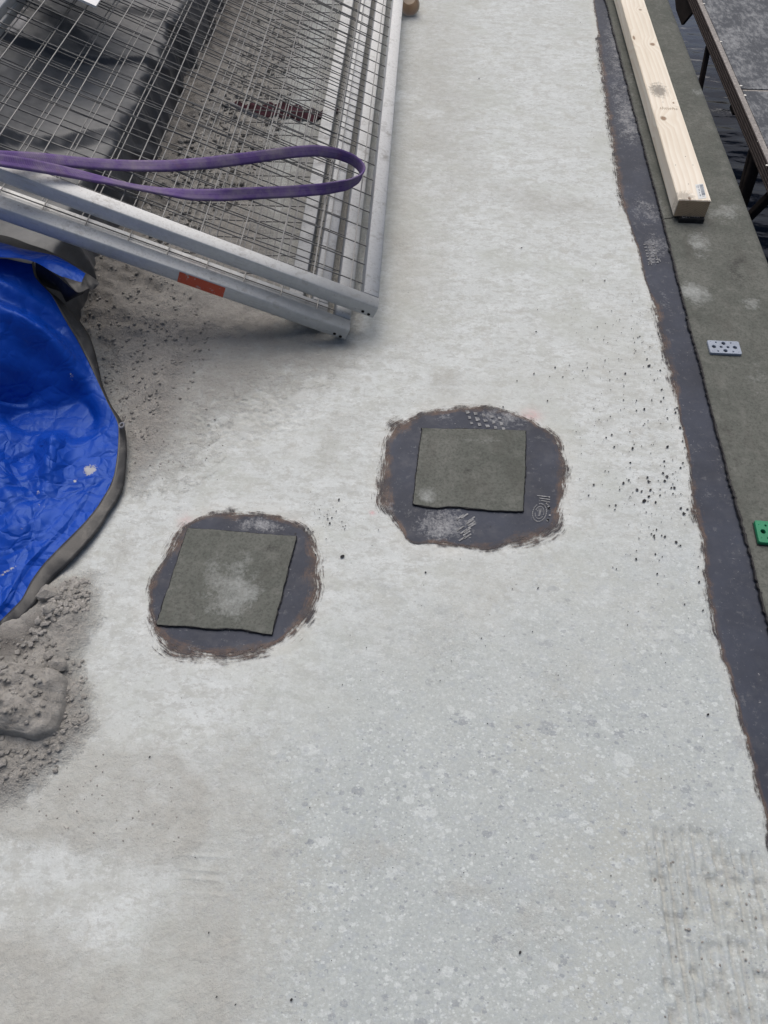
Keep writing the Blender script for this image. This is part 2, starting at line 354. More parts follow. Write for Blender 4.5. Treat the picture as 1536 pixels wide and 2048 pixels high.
def m_sling():
    m = M('purple_webbing', .85, .15); n = m.noise(14, 5, .7); u = m.at('across')
    c = m.mix(m.mr(m.noise(5, 3, .6), .35, .65), (.095, .060, .185), (.145, .095, .255))
    c = m.mix(m.mr(m.ma('ABSOLUTE', m.ma('SUBTRACT', u, .5)), 0, .05, .5, 0), c, (.05, .022, .11))
    c = m.mix(m.mr(n, .42, .72, 0, .75), c, (.25, .225, .25))
    c = m.mix(m.mr(m.noise(7, 4, .6, m.map(loc=(5, 2, 1))), .6, .72, 0, .5), c, (.16, .06, .085))
    m.color(c)
    wv = m.N('ShaderNodeTexWave'); wv.inputs['Scale'].default_value = 1; m.S(wv.inputs['Vector'], m.map((130, 130, 130)))
    m.bump(wv.outputs['Fac'], .3, .001); return m.m
def m_timber():
    m = M('planed_spruce', .62, .25)
    sep = m.N('ShaderNodeSeparateXYZ'); m.S(sep.inputs[0], m.co)
    wob = m.noise(3.2, 3, .5, m.map((1, .28, 1)))
    knots = [(KX(1327, 236), KY(1327, 236), .011, .0065), (KX(1305, 88), KY(1305, 88), .010, .006), (KX(1281, 19), KY(1281, 19), .007, .003), (KX(1347, 205), KY(1347, 205), .004, .003), (KX(1379, 396), KY(1379, 396), .005, .004), (KX(1268, 75), KY(1268, 75), .005, .008)]
    rad = None; kc = None
    vec = m.map((1, .09, 1), vec=m.warp(5, .02))
    for kx, ky, ka, kb in knots:
        dx = m.ma('DIVIDE', m.ma('SUBTRACT', sep.outputs[0], kx), ka); dy = m.ma('DIVIDE', m.ma('SUBTRACT', sep.outputs[1], ky), kb*2.4)
        d = m.ma('SQRT', m.ma('ADD', m.ma('MULTIPLY', dx, dx), m.ma('MULTIPLY', dy, dy)))
        f = m.mr(d, .0, 4.5, 1, 0); rad = f if rad is None else m.ma('MAXIMUM', rad, f)
        k = m.mr(m.ma('ADD', d, m.ma('MULTIPLY', m.noise(180, 2), .5)), .85, 1.35, 1, 0); kc = k if kc is None else m.ma('MAXIMUM', kc, k)
    ring = m.ma('ADD', m.ma('MULTIPLY', sep.outputs[0], 62.), m.ma('ADD', m.ma('MULTIPLY', wob, 5.), m.ma('ADD', m.ma('MULTIPLY', rad, 1.6), m.ma('MULTIPLY', sep.outputs[2], 30))))
    fr = m.ma('FRACT', ring); g = m.mr(fr, .0, .8, 0, 1); g = m.ma('MULTIPLY', g, m.mr(fr, .8, 1., 1, 0))
    c = m.mix(m.mr(m.noise(2.5, 3), .3, .7), (.76, .71, .61), (.82, .77, .68))
    c = m.mix(m.ma('MULTIPLY', g, .36), c, (.56, .44, .31))
    c = m.mix(m.mr(m.noise(60, 4, .7, m.map((1, .06, 1))), .5, .8, 0, .3), c, (.48, .39, .28))
    c = m.mix(m.ma('MULTIPLY', kc, .85), c, (.20, .115, .06))
    # scuffed dirt smudge and grey stain at the end
    for sx, sy, ra, rb, st in ((KX(1317, 180), KY(1317, 180), .034, .058, .95), (KX(1370, 392), KY(1370, 392), .032, .030, .6)):
        dx = m.ma('DIVIDE', m.ma('SUBTRACT', sep.outputs[0], sx), ra); dy = m.ma('DIVIDE', m.ma('SUBTRACT', sep.outputs[1], sy), rb)
        d = m.ma('SQRT', m.ma('ADD', m.ma('MULTIPLY', dx, dx), m.ma('MULTIPLY', dy, dy)))
        k = m.mr(m.ma('ADD', d, m.ma('MULTIPLY', m.ma('SUBTRACT', m.noise(95, 5, .8), .5), 2.6)), .45, 1.0, 1, 0)
        c = m.mix(m.ma('MULTIPLY', k, st*.8), c, (.15, .14, .125))
    c = m.mix(m.mr(m.noise(7, 4, .7, m.map((1, .3, 1), loc=(3, 3, 3))), .55, .75, 0, .25), c, (.42, .36, .28))
    m.color(c); m.bump(m.noise(90, 3, .6, m.map((1, .05, 1))), .25, .001); return m.m
def m_endgrain():
    m = M('timber_end_grain', .85, .15); v = m.map((1, 1, 1), loc=(-.70, 0, .12))
    sep = m.N('ShaderNodeSeparateXYZ'); m.S(sep.inputs[0], v)
    d = m.ma('SQRT', m.ma('ADD', m.ma('MULTIPLY', sep.outputs[0], sep.outputs[0]), m.ma('MULTIPLY', sep.outputs[2], sep.outputs[2])))
    g = m.ma('FRACT', m.ma('MULTIPLY', m.ma('ADD', d, m.ma('MULTIPLY', m.noise(18), .012)), 210))
    c = m.mix(m.mr(g, .3, .95, 0, .6), (.44, .33, .22), (.27, .18, .11))
    c = m.mix(m.mr(m.noise(40, 5, .7), .55, .75, 0, .6), c, (.15, .12, .095)); m.color(c); return m.m
def m_water():
    m = M('water', .1, .5); m.color((.034, .048, .080)); m.b.inputs['IOR'].default_value = 1.33
    n = m.noise(2.6, 1.5, .45, m.map((1., 2.6, 1), (0, 0, R(14)))); n2 = m.noise(10, 3, .5, m.map((1, 2.2, 1), (0, 0, R(12))))
    m.bump(m.ma('ADD', n, m.ma('MULTIPLY', n2, .10)), 1., .03); return m.m
def m_ply():
    m = M('film_faced_plywood', .6, .3); n1 = m.noise(5, 6, .7); n2 = m.noise(60, 5, .8, m.map((1, .4, 1), (0, 0, R(30))))
    c = m.mix(m.mr(n1, .3, .7), (.036, .043, .056), (.062, .070, .086))
    k = m.mr(m.ma('ADD', n1, m.ma('MULTIPLY', m.ma('SUBTRACT', n2, .5), 1.1)), .45, .78, 0, .85)
    c = m.mix(k, c, (.29, .305, .32))
    sw = m.vor(9, vec=m.warp(5, .2)); rings = m.ma('FRACT', m.ma('MULTIPLY', sw.outputs['Distance'], 16.))
    c = m.mix(m.ma('MULTIPLY', m.mr(rings, .7, .95), m.mr(n1, .45, .65, 0, .22)), c, (.34, .345, .35))
    m.color(c); m.bump(n2, .2, .002); return m.m
def m_simple(name, c, rough=.7, spec=.3, var=.25, metal=0., scale=30):
    m = M(name, rough, spec, metal); n = m.noise(scale, 5, .65)
    m.color(m.mix(m.mr(n, .35, .68), tuple(x*(1-var) for x in c), tuple(min(1, x*(1+var)) for x in c))); return m.m
def m_soil():
    m = M('dry_soil', .95, .1); n1 = m.noise(40, 6, .7); n2 = m.noise(200, 4, .75)
    c = m.mix(m.mr(n1, .35, .68), (.265, .256, .24), (.39, .378, .358)); c = m.mix(m.mr(n2, .58, .8, 0, .5), c, (.14, .13, .12))
    m.color(c); m.bump(m.ma('ADD', n1, n2), .8, .006); return m.m

def m_card():
    m = M('paper_cup_card', .8, .2); n = m.noise(30, 4, .6); c = m.mix(m.mr(n, .35, .68), (.74, .66, .58), (.82, .74, .66)); m.color(c)
    tr = m.N('ShaderNodeBsdfTranslucent'); m.S(tr.inputs[0], c); mx = m.N('ShaderNodeMixShader'); mx.inputs[0].default_value = .45
    m.t.links.new(m.b.outputs[0], mx.inputs[1]); m.t.links.new(tr.outputs[0], mx.inputs[2]); m.t.links.new(mx.outputs[0], m.t.nodes['Material Output'].inputs[0]); return m.m
MAT = dict(concrete=m_concrete(), bitumen=m_bitumen(), membrane=m_membrane(), black=m_black(), galv=m_galv(), wire=m_wire('wire_steel_shaded', (.085, .09, .095), (.15, .15, .15), .15), bar=m_wire('wire_steel_lit', (.15, .155, .16), (.25, .25, .245), .4),  # one steel; cross wires painted darker, bars lighter, for how each catches light
           red=m_paint_red(), sheet=m_plastic_sheet(), tarp=m_tarp(), hem=m_hem(), sling=m_sling(), timber=m_timber(), endgrain=m_endgrain(), water=m_water(), ply=m_ply(),
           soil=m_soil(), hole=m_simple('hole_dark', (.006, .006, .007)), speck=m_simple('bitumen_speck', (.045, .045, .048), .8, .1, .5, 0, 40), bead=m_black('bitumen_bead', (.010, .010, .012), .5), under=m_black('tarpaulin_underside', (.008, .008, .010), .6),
           gplate=m_simple('grey_plastic', (.27, .31, .38), .45, .4, .1), green=m_simple('green_plastic', (.012, .20, .095), .45, .4, .12), green2=m_simple('dark_green_plastic', (.01, .09, .05), .5, .4, .2),
           card=m_card(), cardrim=m_simple('paper_cup_rim', (.60, .55, .48), .8, .2, .08),
           alu=m_simple('anodised_joist', (.115, .095, .09), .5, .4, .22, .3), alutop=m_simple('joist_top', (.24, .225, .215), .6, .4, .35, .2, 90), leg=m_simple('dark_steel', (.045, .037, .036), .6, .3, .3),
           white=m_simple('white_sheet', (.78, .79, .80), .5, .3, .05), bag=m_simple('white_woven', (.58, .58, .60), .8, .2, .3, 0, 14), screw=m_simple('zinc_screw', (.78, .77, .72), .4, .5, .1),
           quay=m_simple('quay_concrete', (.24, .24, .23), .9, .2, .25), ink=m_simple('grey_ink', (.26, .29, .33), .8, .1, .2), pencil=m_simple('pencil', (.34, .28, .21), .9, .1, .2), paper=m_simple('label_paper', (.66, .68, .68), .6, .3, .05),
           dustmark=m_simple('pale_dust', (.25, .255, .265), .95, .1, .4, 0, 160), cloth=m_simple('maroon_cloth', (.05, .02, .028), .9, .1, .5), rod=m_simple('grey_conduit', (.20, .21, .24), .6, .3, .2), chip=m_simple('stone_chip', (.30, .29, .275), .95, .1, .35, 0, 60))

# ================================================================== SETTING
# photo outlines of the bitumen coats (pixels)
def zo(ox, oy, k, pts): return [(ox+x/k, oy+y/k) for x, y in pts]
BIT1 = zo(270, 1000, 3.746, [(400, 190), (470, 150), (590, 112), (750, 110), (900, 115), (1050, 135), (1180, 170), (1270, 225), (1310, 300), (1345, 420), (1335, 560), (1350, 650), (1330, 760), (1265, 880), (1180, 970), (1080, 1060), (920, 1105), (760, 1140), (620, 1150), (480, 1135), (380, 1130), (300, 1110), (235, 1060), (170, 985), (160, 930), (130, 860), (118, 700), (140, 620), (190, 520), (260, 430), (290, 370), (335, 280)])
BIT2 = zo(740, 790, 3.746, [(130, 450), (150, 330), (200, 250), (300, 200), (400, 155), (550, 125), (700, 105), (880, 105), (1000, 130), (1130, 165), (1220, 210), (1330, 290), (1395, 330), (1420, 420), (1440, 540), (1440, 680), (1420, 800), (1390, 900), (1370, 975), (1290, 1030), (1190, 1060), (1060, 1090), (930, 1140), (800, 1142), (650, 1122), (480, 1105), (340, 1112), (280, 1080), (240, 1010), (190, 930), (150, 860), (112, 820), (110, 640), (130, 540)])
STRIP = [(1140, -200), (1168, -100), (1187, 0), (1196, 60), (1202, 120), (1214, 200), (1224, 270), (1234, 330), (1242, 390), (1257, 440), (1277, 500), (1292, 560), (1314, 620), (1327, 680), (1342, 740), (1354, 800), (1365, 850), (1374, 900), (1385, 960), (1388, 1010), (1408, 1080), (1418, 1180), (1430, 1260), (1453, 1330), (1474, 1400), (1494, 1480), (1514, 1560), (1534, 1640), (1556, 1760), (1580, 1900), (1610, 2060)]
def outline(px, step=.004, closed=True): return resample([G(x, y)[:2] for x, y in px], step, closed, 3)
O1, O2, OS = outline(BIT1), outline(BIT2), outline(STRIP, .006, False)
OS = np.vstack([[OS[0, 0]-.02, 12.], OS, [OS[-1, 0], -3.]])

def polydist(px, py, poly, closed=True):
    """distance to a polyline, sampled points (fast enough: only near cells)"""
    best = np.full(px.shape, 9e9)
    n = len(poly); step = max(1, n//70)
    q = poly[::step]
    for i in range(len(q) if closed else len(q)-1):
        a = q[i]; b = q[(i+1) % len(q)]; e = b-a; L2 = e@e + 1e-12
        t = np.clip(((px-a[0])*e[0]+(py-a[1])*e[1])/L2, 0, 1)
        best = np.minimum(best, (px-a[0]-t*e[0])**2+(py-a[1]-t*e[1])**2)
    return np.sqrt(best)
def polyarc(px, py, poly, closed=True):
    """nearest distance and arc length along the outline"""
    best = np.full(px.shape, 9e9); arc = np.zeros(px.shape); q = poly[::max(1, len(poly)//90)]; s0 = 0.
    for i in range(len(q) if closed else len(q)-1):
        a = q[i]; b = q[(i+1) % len(q)]; e = b-a; L2 = e@e + 1e-12; L = math.sqrt(L2)
        t = np.clip(((px-a[0])*e[0]+(py-a[1])*e[1])/L2, 0, 1); dd = (px-a[0]-t*e[0])**2+(py-a[1]-t*e[1])**2
        m = dd < best; best[m] = dd[m]; arc[m] = s0+t[m]*L; s0 += L
    return np.sqrt(best), arc
def inpoly(px, py, poly):
    ins = np.zeros(px.shape, bool); n = len(poly); j = n-1
    for i in range(n):
        xi, yi = poly[i]; xj, yj = poly[j]
        c = ((yi > py) != (yj > py)) & (px < (xj-xi)*(py-yi)/((yj-yi) or 1e-9)+xi); ins ^= c; j = i
    return ins
def softpoly(u, v, pts, soft):                   # soft-edged area drawn in photo pixels
    p = np.array(pts, float); out = np.zeros(u.shape)
    m = (u > p[:, 0].min()-soft) & (u < p[:, 0].max()+soft) & (v > p[:, 1].min()-soft) & (v < p[:, 1].max()+soft)
    d = polydist(u[m], v[m], p); d = np.where(inpoly(u[m], v[m], p), d, -d); out[m] = sstep(-soft, soft, d); return out
def blob(u, v, cx, cy, rx, ry, rot=0):
    a = R(rot); du, dv = u-cx, v-cy; x = (du*math.cos(a)+dv*math.sin(a))/rx; y = (-du*math.sin(a)+dv*math.cos(a))/ry
    return np.exp(-(x*x+y*y))

# ---- concrete slab: one sheet, fine where the camera stands, coarse beyond
xs = np.r_[-9, -6, -4, -3, -2.4, np.arange(-1.9, .29, .0056), np.arange(.29, .62, .0028), np.arange(.62, .75, .0056), np.arange(.76, .95, .03), .955]
ys = np.r_[-5, -3, -1.5, -.8, -.4, np.arange(-.15, 1.25, .0042), np.arange(1.25, 4.1, .0065), 4.4, 5, 6, 8, 11, 15]
XX, YY = np.meshgrid(xs, ys, indexing='ij'); X = XX.ravel(); Y = YY.ravel()
U, V = Pv(np.stack([X, Y, 0*X], 1))
front = (Y > -.2)
nz = fbm(X*2.2, Y*2.2, 4, 3); nf = fbm(X*9, Y*9, 4, 5)
# uneven edges: the photo areas below are drawn with a small wobble
U0, V0 = U, V; U = U + 16*nf; V = V + 16*fbm(X*9+4, Y*9, 4, 6)
# how far along the slab from the wrapped kerb stack on the left
BLX = -.87
near_blk = sstep(.55, .0, X-BLX+.06*nz)*sstep(1.15, 1.6, Y+.1*nz)
dirt = np.maximum.reduce([
    1.1*softpoly(U, V, [(150, 640), (240, 480), (420, 200), (520, 60), (600, -60), (640, -60), (600, 80), (560, 250), (540, 420), (600, 600), (560, 690), (430, 700), (370, 780), (330, 900), (270, 960), (245, 900), (200, 740)], 80),
    .74*softpoly(U, V, [(540, 420), (620, 250), (680, -60), (790, -60), (730, 500), (720, 620), (690, 660), (600, 690)], 50),
    .62*softpoly(U, V, [(400, 620), (710, 690), (660, 735), (540, 780), (430, 830), (380, 900), (300, 930)], 90),
    .95*softpoly(U, V, [(-200, 1240), (90, 1170), (180, 1150), (190, 1230), (160, 1310), (172, 1380), (178, 1460), (110, 1530), (40, 1600), (-200, 1700)], 34),
    .6*softpoly(U, V, [(170, 1360), (182, 1400), (182, 1440), (160, 1500), (100, 1560), (150, 1420)], 20),
    .55*blob(U, V, 310, 850, 120, 130), near_blk])
wet_shade = np.maximum(.7*near_blk*sstep(.42, .03, X-BLX+.1*nf), .8*softpoly(U, V, [(-200, 1270), (40, 1255), (140, 1180), (110, 1260), (60, 1310), (-200, 1420)], 35))  # darker ground: moisture plus painted shade beside the stack and tarp
wet_shade = np.maximum.reduce([wet_shade, .42*blob(U, V, 200, 640, 60, 100), .3*blob(U, V, 250, 600, 60, 80)])
dust = np.maximum.reduce([
    .85*softpoly(U, V, [(-200, 1200), (150, 1120), (205, 1150), (190, 1260), (180, 1330), (205, 1400), (200, 1480), (160, 1550), (60, 1640), (-200, 1720)], 40),
    .8*softpoly(U, V, [(240, 1000), (300, 960), (440, 850), (560, 800), (690, 760), (780, 690), (760, 640), (400, 620), (250, 700)], 70),
    .95*softpoly(U, V, [(-100, 1560), (130, 1500), (330, 1480), (430, 1560), (430, 1690), (330, 1745), (200, 1720), (0, 1680), (-100, 1690)], 30),
    .85*softpoly(U, V, [(-100, 1880), (120, 1850), (250, 1900), (330, 1780), (440, 1700), (520, 1900), (500, 2150), (-100, 2150)], 60), .5*softpoly(U, V, [(200, 1560), (500, 1450), (620, 1700), (600, 2150), (350, 2150), (380, 1800)], 90),
    .6*blob(U, V, 310, 1960, 45, 120), .55*blob(U, V, 410, 1710, 50, 80), .5*blob(U, V, 450, 1900, 90, 70),
    .6*softpoly(U, V, [(770, -60), (900, -60), (960, 150), (960, 350), (900, 480), (900, 600), (840, 700), (740, 720), (740, 620)], 90), .8*blob(U, V, 815, 480, 50, 170, 4), .55*blob(U, V, 850, 300, 90, 110), .5*blob(U, V, 800, 640, 130, 70, -20), .62*blob(U, V, 1090, 405, 150, 26, 8), .55*blob(U, V, 900, 190, 110, 50), .42*blob(U, V, 900, 60, 120, 60),
    .55*blob(U, V, 655, 895, 28, 60, 10), .5*blob(U, V, 690, 850, 40, 22), .6*blob(U, V, 895, 765, 40, 30), .4*blob(U, V, 480, 860, 60, 80),
    .65*softpoly(U, V, [(250, 960), (340, 900), (430, 800), (560, 760), (700, 700), (800, 640), (720, 760), (560, 840), (450, 920), (330, 990), (260, 1010)], 60),
    .45*blob(U, V, 1075, 1830, 70, 120, 40), .4*blob(U, V, 760, 1700, 100, 50), .4*blob(U, V, 960, 1790, 110, 30, 10), .5*blob(U, V, 240, 1100, 25, 70, 30), .35*blob(U, V, 1100, 1370, 80, 50), .35*blob(U, V, 890, 1270, 60, 70)])
dust = dust*(.8+.4*nf)
polish = np.clip(sstep(900, 1620, V + (U-768)*.42 + 90*nz) * sstep(250, 800, U + .10*(V-1400) + 60*nz), 0, 1)*.9 + .22*sstep(1300, 1700, V) + .06
polish = np.where(front, polish, .5)
gro = softpoly(U, V, [(1290, 1655), (1400, 1665), (1560, 1730), (1700, 1750), (1700, 2200), (1330, 2200), (1318, 1900)], 14)
U, V = U0, V0
pink = .5*blob(U, V, 1062, 830, 20, 12)+.8*blob(U, V, 745, 1026, 5, 4)+.4*blob(U, V, 372, 1045, 14, 14)+.4*blob(U, V, 588, 1052, 14, 8)
dB = np.full(X.shape, 9.); nearm = (X > -.7) & (X < .5) & (Y > .4) & (Y < 1.5)
aB = np.zeros(X.shape); d1, a1 = polyarc(X[nearm], Y[nearm], O1); d2, a2 = polyarc(X[nearm], Y[nearm], O2)
dB[nearm] = np.minimum(d1, d2); aB[nearm] = np.where(d1 < d2, a1, a2+3)
ms = X > .2; dS = np.full(X.shape, 9.); dS[ms] = polydist(X[ms], Y[ms], OS, False)
bd = np.clip(np.minimum(dB, dS), 0, .2); bt = np.where(dB < dS, aB, Y+9)
hw = np.clip(1.1*blob(U, V, 605, 1180, 60, 170)+1.1*blob(U, V, 470, 1310, 200, 45)+.7*blob(U, V, 800, 850, 90, 60)+.7*blob(U, V, 765, 950, 30, 110)+.9*blob(U, V, 1050, 1080, 120, 40)+.6*blob(U, V, 1080, 850, 60, 50)+.8*blob(U, V, 350, 1080, 50, 60)+.45*blob(U, V, 310, 1200, 30, 90), 0, 1)
halo = np.maximum(sstep(.05, .0, dB)*(.15+.5*hw), .5*sstep(.026, .0, dS)*(.2+.9*(vnoise(Y*4, Y*0, 9) > .45)))
pale = np.maximum(.8*sstep(.055, .006, dB), .6*sstep(.035, .0, dS))*.6*(.3+.7*vnoise(X*14, Y*14, 88))
# relief: soil heaped against the kerb stack and tarp, clods, raked grooves
Z = .0006*fbm(X*30, Y*30, 3, 8)*front
soilm = np.clip(dirt, 0, 1)
Z += np.clip(soilm-.35, 0, 1)*(.006+.010*np.clip(fbm(X*11, Y*11, 4, 21)+.15, 0, 1)+.010*np.clip(fbm(X*34, Y*34, 3, 22), 0, 1))
mound = near_blk*sstep(.42, .02, X-BLX+.05*nf)
Z += mound*(.050+.022*fbm(X*7, Y*7, 4, 31)+.022*(ridged(X*14, Y*14+.6*X, 3, 33)-.5)+.010*fbm(X*45, Y*45, 3, 35))
llm = softpoly(U, V, [(-300, 1265), (40, 1250), (130, 1170), (170, 1190), (150, 1300), (165, 1400), (110, 1500), (20, 1570), (-300, 1650)], 40)
Z += llm*(.010+.010*fbm(X*16, Y*16, 4, 41)+.004*fbm(X*70, Y*70, 2, 43))
Z += .0045*np.clip(dust-.3, 0, 1)*(np.clip(fbm(X*42, Y*42, 4, 51), -.3, 1))
edge = -.9*(.5+.5*np.sin((X+.006*nz)*2*math.pi/.0145))**2*(vnoise(X*70, Y*5, 61) > .33)
grv = gro*(.5+.5*np.sin((X+.0006*nz)*2*math.pi/.0150))**1.5*(.30+.7*vnoise(X*66.7, Y*9, 61))*sstep(.18, .4, vnoise(X*30, Y*22, 64))
Z += -gro*.001-.0075*grv+gro*.0022*fbm(X*80, Y*60, 3, 62)
pit = sstep(.66, .82, vnoise(X*75, Y*55, 66))*gro; Z -= .004*pit
dust = np.maximum(dust, .6*np.clip(grv*1.2+.5*pit, 0, 1))
tread = softpoly(U, V, [(375, 800), (420, 770), (520, 760), (620, 800), (600, 860), (480, 890), (390, 900)], 25)    # tyre print in the soil
a_ = R(28); tx = X*math.cos(a_)+Y*math.sin(a_); ty = -X*math.sin(a_)+Y*math.cos(a_)
cell = np.minimum(np.abs((tx/.030) % 1-.5), np.abs((ty/.024+.5*(np.floor(tx/.030) % 2)) % 1-.5))
Z -= tread*.004*sstep(.16, .05, cell)*(vnoise(X*20, Y*20, 70) > .3)
tr2 = softpoly(U, V, [(365, 1690), (450, 1690), (440, 1790), (370, 1790)], 20)
Z -= tr2*.0025*((Y/.011) % 1 < .35)
Z[dB < .012] *= .1; Z[(dS < .02) | (X > .66)] *= .1
inside = np.zeros(X.shape, bool); inside[nearm] = inpoly(X[nearm], Y[nearm], O1) | inpoly(X[nearm], Y[nearm], O2); Z[inside] = 0
Z[X > .70] = 0
dirt = np.where(front, dirt, .0); wet_shade = np.where(front, wet_shade, 0); dust = np.where(front, dust, .1)
slab = obj('concrete_slab', np.stack([X, Y, Z], 1), gridfaces(len(xs), len(ys))[:, ::-1], MAT['concrete'], None, True,
           dict(dirt=dirt, wet_shade=wet_shade, dust=np.clip(dust, 0, 1), polish=polish, bd=bd, bt=bt, halo=halo, pale=pale, pink=pink))
tag(slab, kind='structure')
ZG = Z.reshape(len(xs), len(ys))
def gz(x, y):
    i = int(np.clip(np.searchsorted(xs, x), 0, len(xs)-1)); j = int(np.clip(np.searchsorted(ys, y), 0, len(ys)-1)); return float(ZG[i, j])
v, f = box_data(.25, .95, -5, 15, -2.2, -.02); tag(obj('quay_wall', v, f, MAT['quay']), 'grey concrete quay wall under the membrane edge', kind='structure')
# ---- water
wx = np.linspace(.3, 60, 60); wy = np.linspace(-30, 90, 80); a, b = np.meshgrid(wx, wy, indexing='ij')
tag(obj('water', np.stack([a.ravel(), b.ravel(), np.full(a.size, -1.15)], 1), gridfaces(60, 80)[:, ::-1], MAT['water']), kind='structure')

# ================================================================== BITUMEN COATS
def coat_mesh(pts2, z, window):
    """thin brushed coat: rings from outside the fringe to the centre; cov = how fully the brush covered"""
    c = pts2.mean(0); n = len(pts2); ks = (1.20, 1.15, 1.11, 1.08, 1.05, 1.025, 1.0, .98, .95, .90, .82, .7, .5, .3, .15)
    Vv = np.vstack([c+(pts2-c)*k for k in ks]+[c[None]]); Vv = np.c_[Vv, np.full(len(Vv), z)]; Fc = []
    for k in range(len(ks)-1):
        for i in range(n): j = (i+1) % n; Fc.append((k*n+i, k*n+j, (k+1)*n+j, (k+1)*n+i))
    b = (len(ks)-1)*n
    for i in range(n): Fc.append((b+i, b+(i+1) % n, len(Vv)-1))
    uu, vv = Pv(Vv); dd, aa = polyarc(Vv[:, 0], Vv[:, 1], pts2); sd = np.where(inpoly(Vv[:, 0], Vv[:, 1], pts2), -dd, dd)
    fr = (.004+.022*np.clip(window(uu, vv), 0, 1.1))*(.45+1.1*vnoise(aa*22, aa*0, 5)); cov = np.clip(.75-np.where(sd > 0, .45, 1.0)*sd/fr, -1.5, 6.); cov[:n] = -3.
    return Vv, Fc, uu, vv, sd+.1, aa, cov
def jag(poly, amp, seed, closed=True):
    n = len(poly); s = np.arange(n)*.004; t = np.roll(poly, -1, 0)-np.roll(poly, 1, 0); t /= np.linalg.norm(t, axis=1)[:, None]+1e-9
    nn = np.stack([t[:, 1], -t[:, 0]], 1); return poly+nn*(amp*(fbm(s*45, s*0+seed, 2, seed)+.8*fbm(s*190, s*0+seed+3, 2, seed+5)))[:, None]
def mark_quads(quads, z, name, parent, mat):
    Vv = []; Fc = []
    for q in quads:
        b = len(Vv); Vv += [tuple(G(x, y, z)) for x, y in q]; Fc.append(tuple(range(b, b+len(q))))
    o = obj(name, Vv, Fc, mat, parent); return o
orient = lambda p: np.sign(np.sum(p[:, 0]*np.roll(p[:, 1], -1)-np.roll(p[:, 0], -1)*p[:, 1]))
for k, (O, lab) in enumerate(((O1, 'dark bitumen coat brushed on concrete under the dust-whitened square patch'), (O2, 'dark bitumen coat marked by tyre and boot prints round the clean square patch'))):
    if k == 0: win = lambda u, v: 1.0*blob(u, v, 625, 1180, 50, 120)+.9*blob(u, v, 450, 1325, 190, 45)+.6*blob(u, v, 345, 1085, 50, 50)+.35*blob(u, v, 310, 1190, 40, 90)+.5*blob(u, v, 480, 1030, 140, 25)+.1
    else: win = lambda u, v: .9*blob(u, v, 800, 850, 80, 50)+.9*blob(u, v, 768, 960, 30, 80)+.95*blob(u, v, 1060, 1085, 110, 40)+.6*blob(u, v, 930, 815, 90, 20)+.5*blob(u, v, 1100, 870, 50, 60)+.5*blob(u, v, 1125, 950, 20, 90)+.1
    J = jag(O, .0016, 11+k); Vv, Fc, uu, vv, dd_, aa_, cov = coat_mesh(J, .002, win)
    if k == 0: du = .8*blob(uu, vv, 520, 1050, 55, 14, 5)+.35*blob(uu, vv, 385, 1300, 25, 20)+.25*blob(uu, vv, 600, 1150, 12, 20)
    else: du = .75*blob(uu, vv, 885, 1050, 60, 35)+.6*blob(uu, vv, 1010, 835, 55, 18, 8)+.45*blob(uu, vv, 890, 836, 25, 12)+.45*blob(uu, vv, 780, 1010, 16, 30)+.3*blob(uu, vv, 1080, 1030, 35, 30)
    o = obj('bitumen_coat', Vv, Fc if orient(J) > 0 else [q[::-1] for q in Fc], MAT['bitumen'], None, False, dict(cov=cov, dust=du, bd=dd_, bt=aa_)); tag(o, lab, 'bitumen coat', 'bitumen coats under the square patches')
    sg = orient(J)
    if k == 1:
        sq = []; rg = np.random.default_rng(5)                       # tread blocks left in dust
        for i in range(5):
            for j in range(3):
                x = 935+i*16+j*4; y = 824+j*11+i*3
                if rg.random() < .22: continue
                a, b2 = rg.uniform(3.2, 5.2), rg.uniform(2.6, 4.2); sq.append([(x-a, y-b2), (x+a*.6, y-b2*.8), (x+a, y+b2*.6), (x-a*.5, y+b2)])
        for i in range(12):
            x = 905+rg.uniform(0, 32); y = 1035+i*4+rg.uniform(-2, 2); sq.append([(x, y), (x+14, y-9), (x+16, y-7), (x+2, y+2.4)])
        tag(mark_quads(sq, .0036, 'tread_print', o, MAT['dustmark']), kind='stuff')
        ov = []                                                      # oval boot-heel print: rings and a bar
        for rx, ry, wd in ((13, 17, 1.6), (8, 11.5, 1.4)):
            N = 28
            for i in range(N):
                if rg.random() < .12: continue
                t0, t1 = 2*math.pi*i/N, 2*math.pi*(i+.8)/N
                c_, s_ = (lambda t, q: (1079+(rx+q)*math.cos(t)+(ry+q)*math.sin(t)*-.12, 1025+(ry+q)*math.sin(t))), None
                ov.append([c_(t0, 0), c_(t1, 0), c_(t1, wd), c_(t0, wd)])
        for i in range(6): ov.append([(1076+i*.7, 1031-i*2.6), (1080+i*.7, 1030-i*2.6), (1080+i*.7, 1031.6-i*2.6), (1076+i*.7, 1032.4-i*2.6)])
        for i in range(3): ov.append([(1074+i*4, 990+i*5), (1100, 993+i*5), (1100, 995+i*5), (1074+i*4, 991.6+i*5)])
        for i in range(9):
            a = rg.uniform(-.9, 1.2); ov.append([(1079+19*math.cos(a+q), 1025+22*math.sin(a+q)) for q in (0, .14)]+[(1079+23*math.cos(a+q), 1025+26*math.sin(a+q)) for q in (.14, 0)])
        tag(mark_quads(ov, .0036, 'boot_print', o, MAT['dustmark']), kind='stuff')
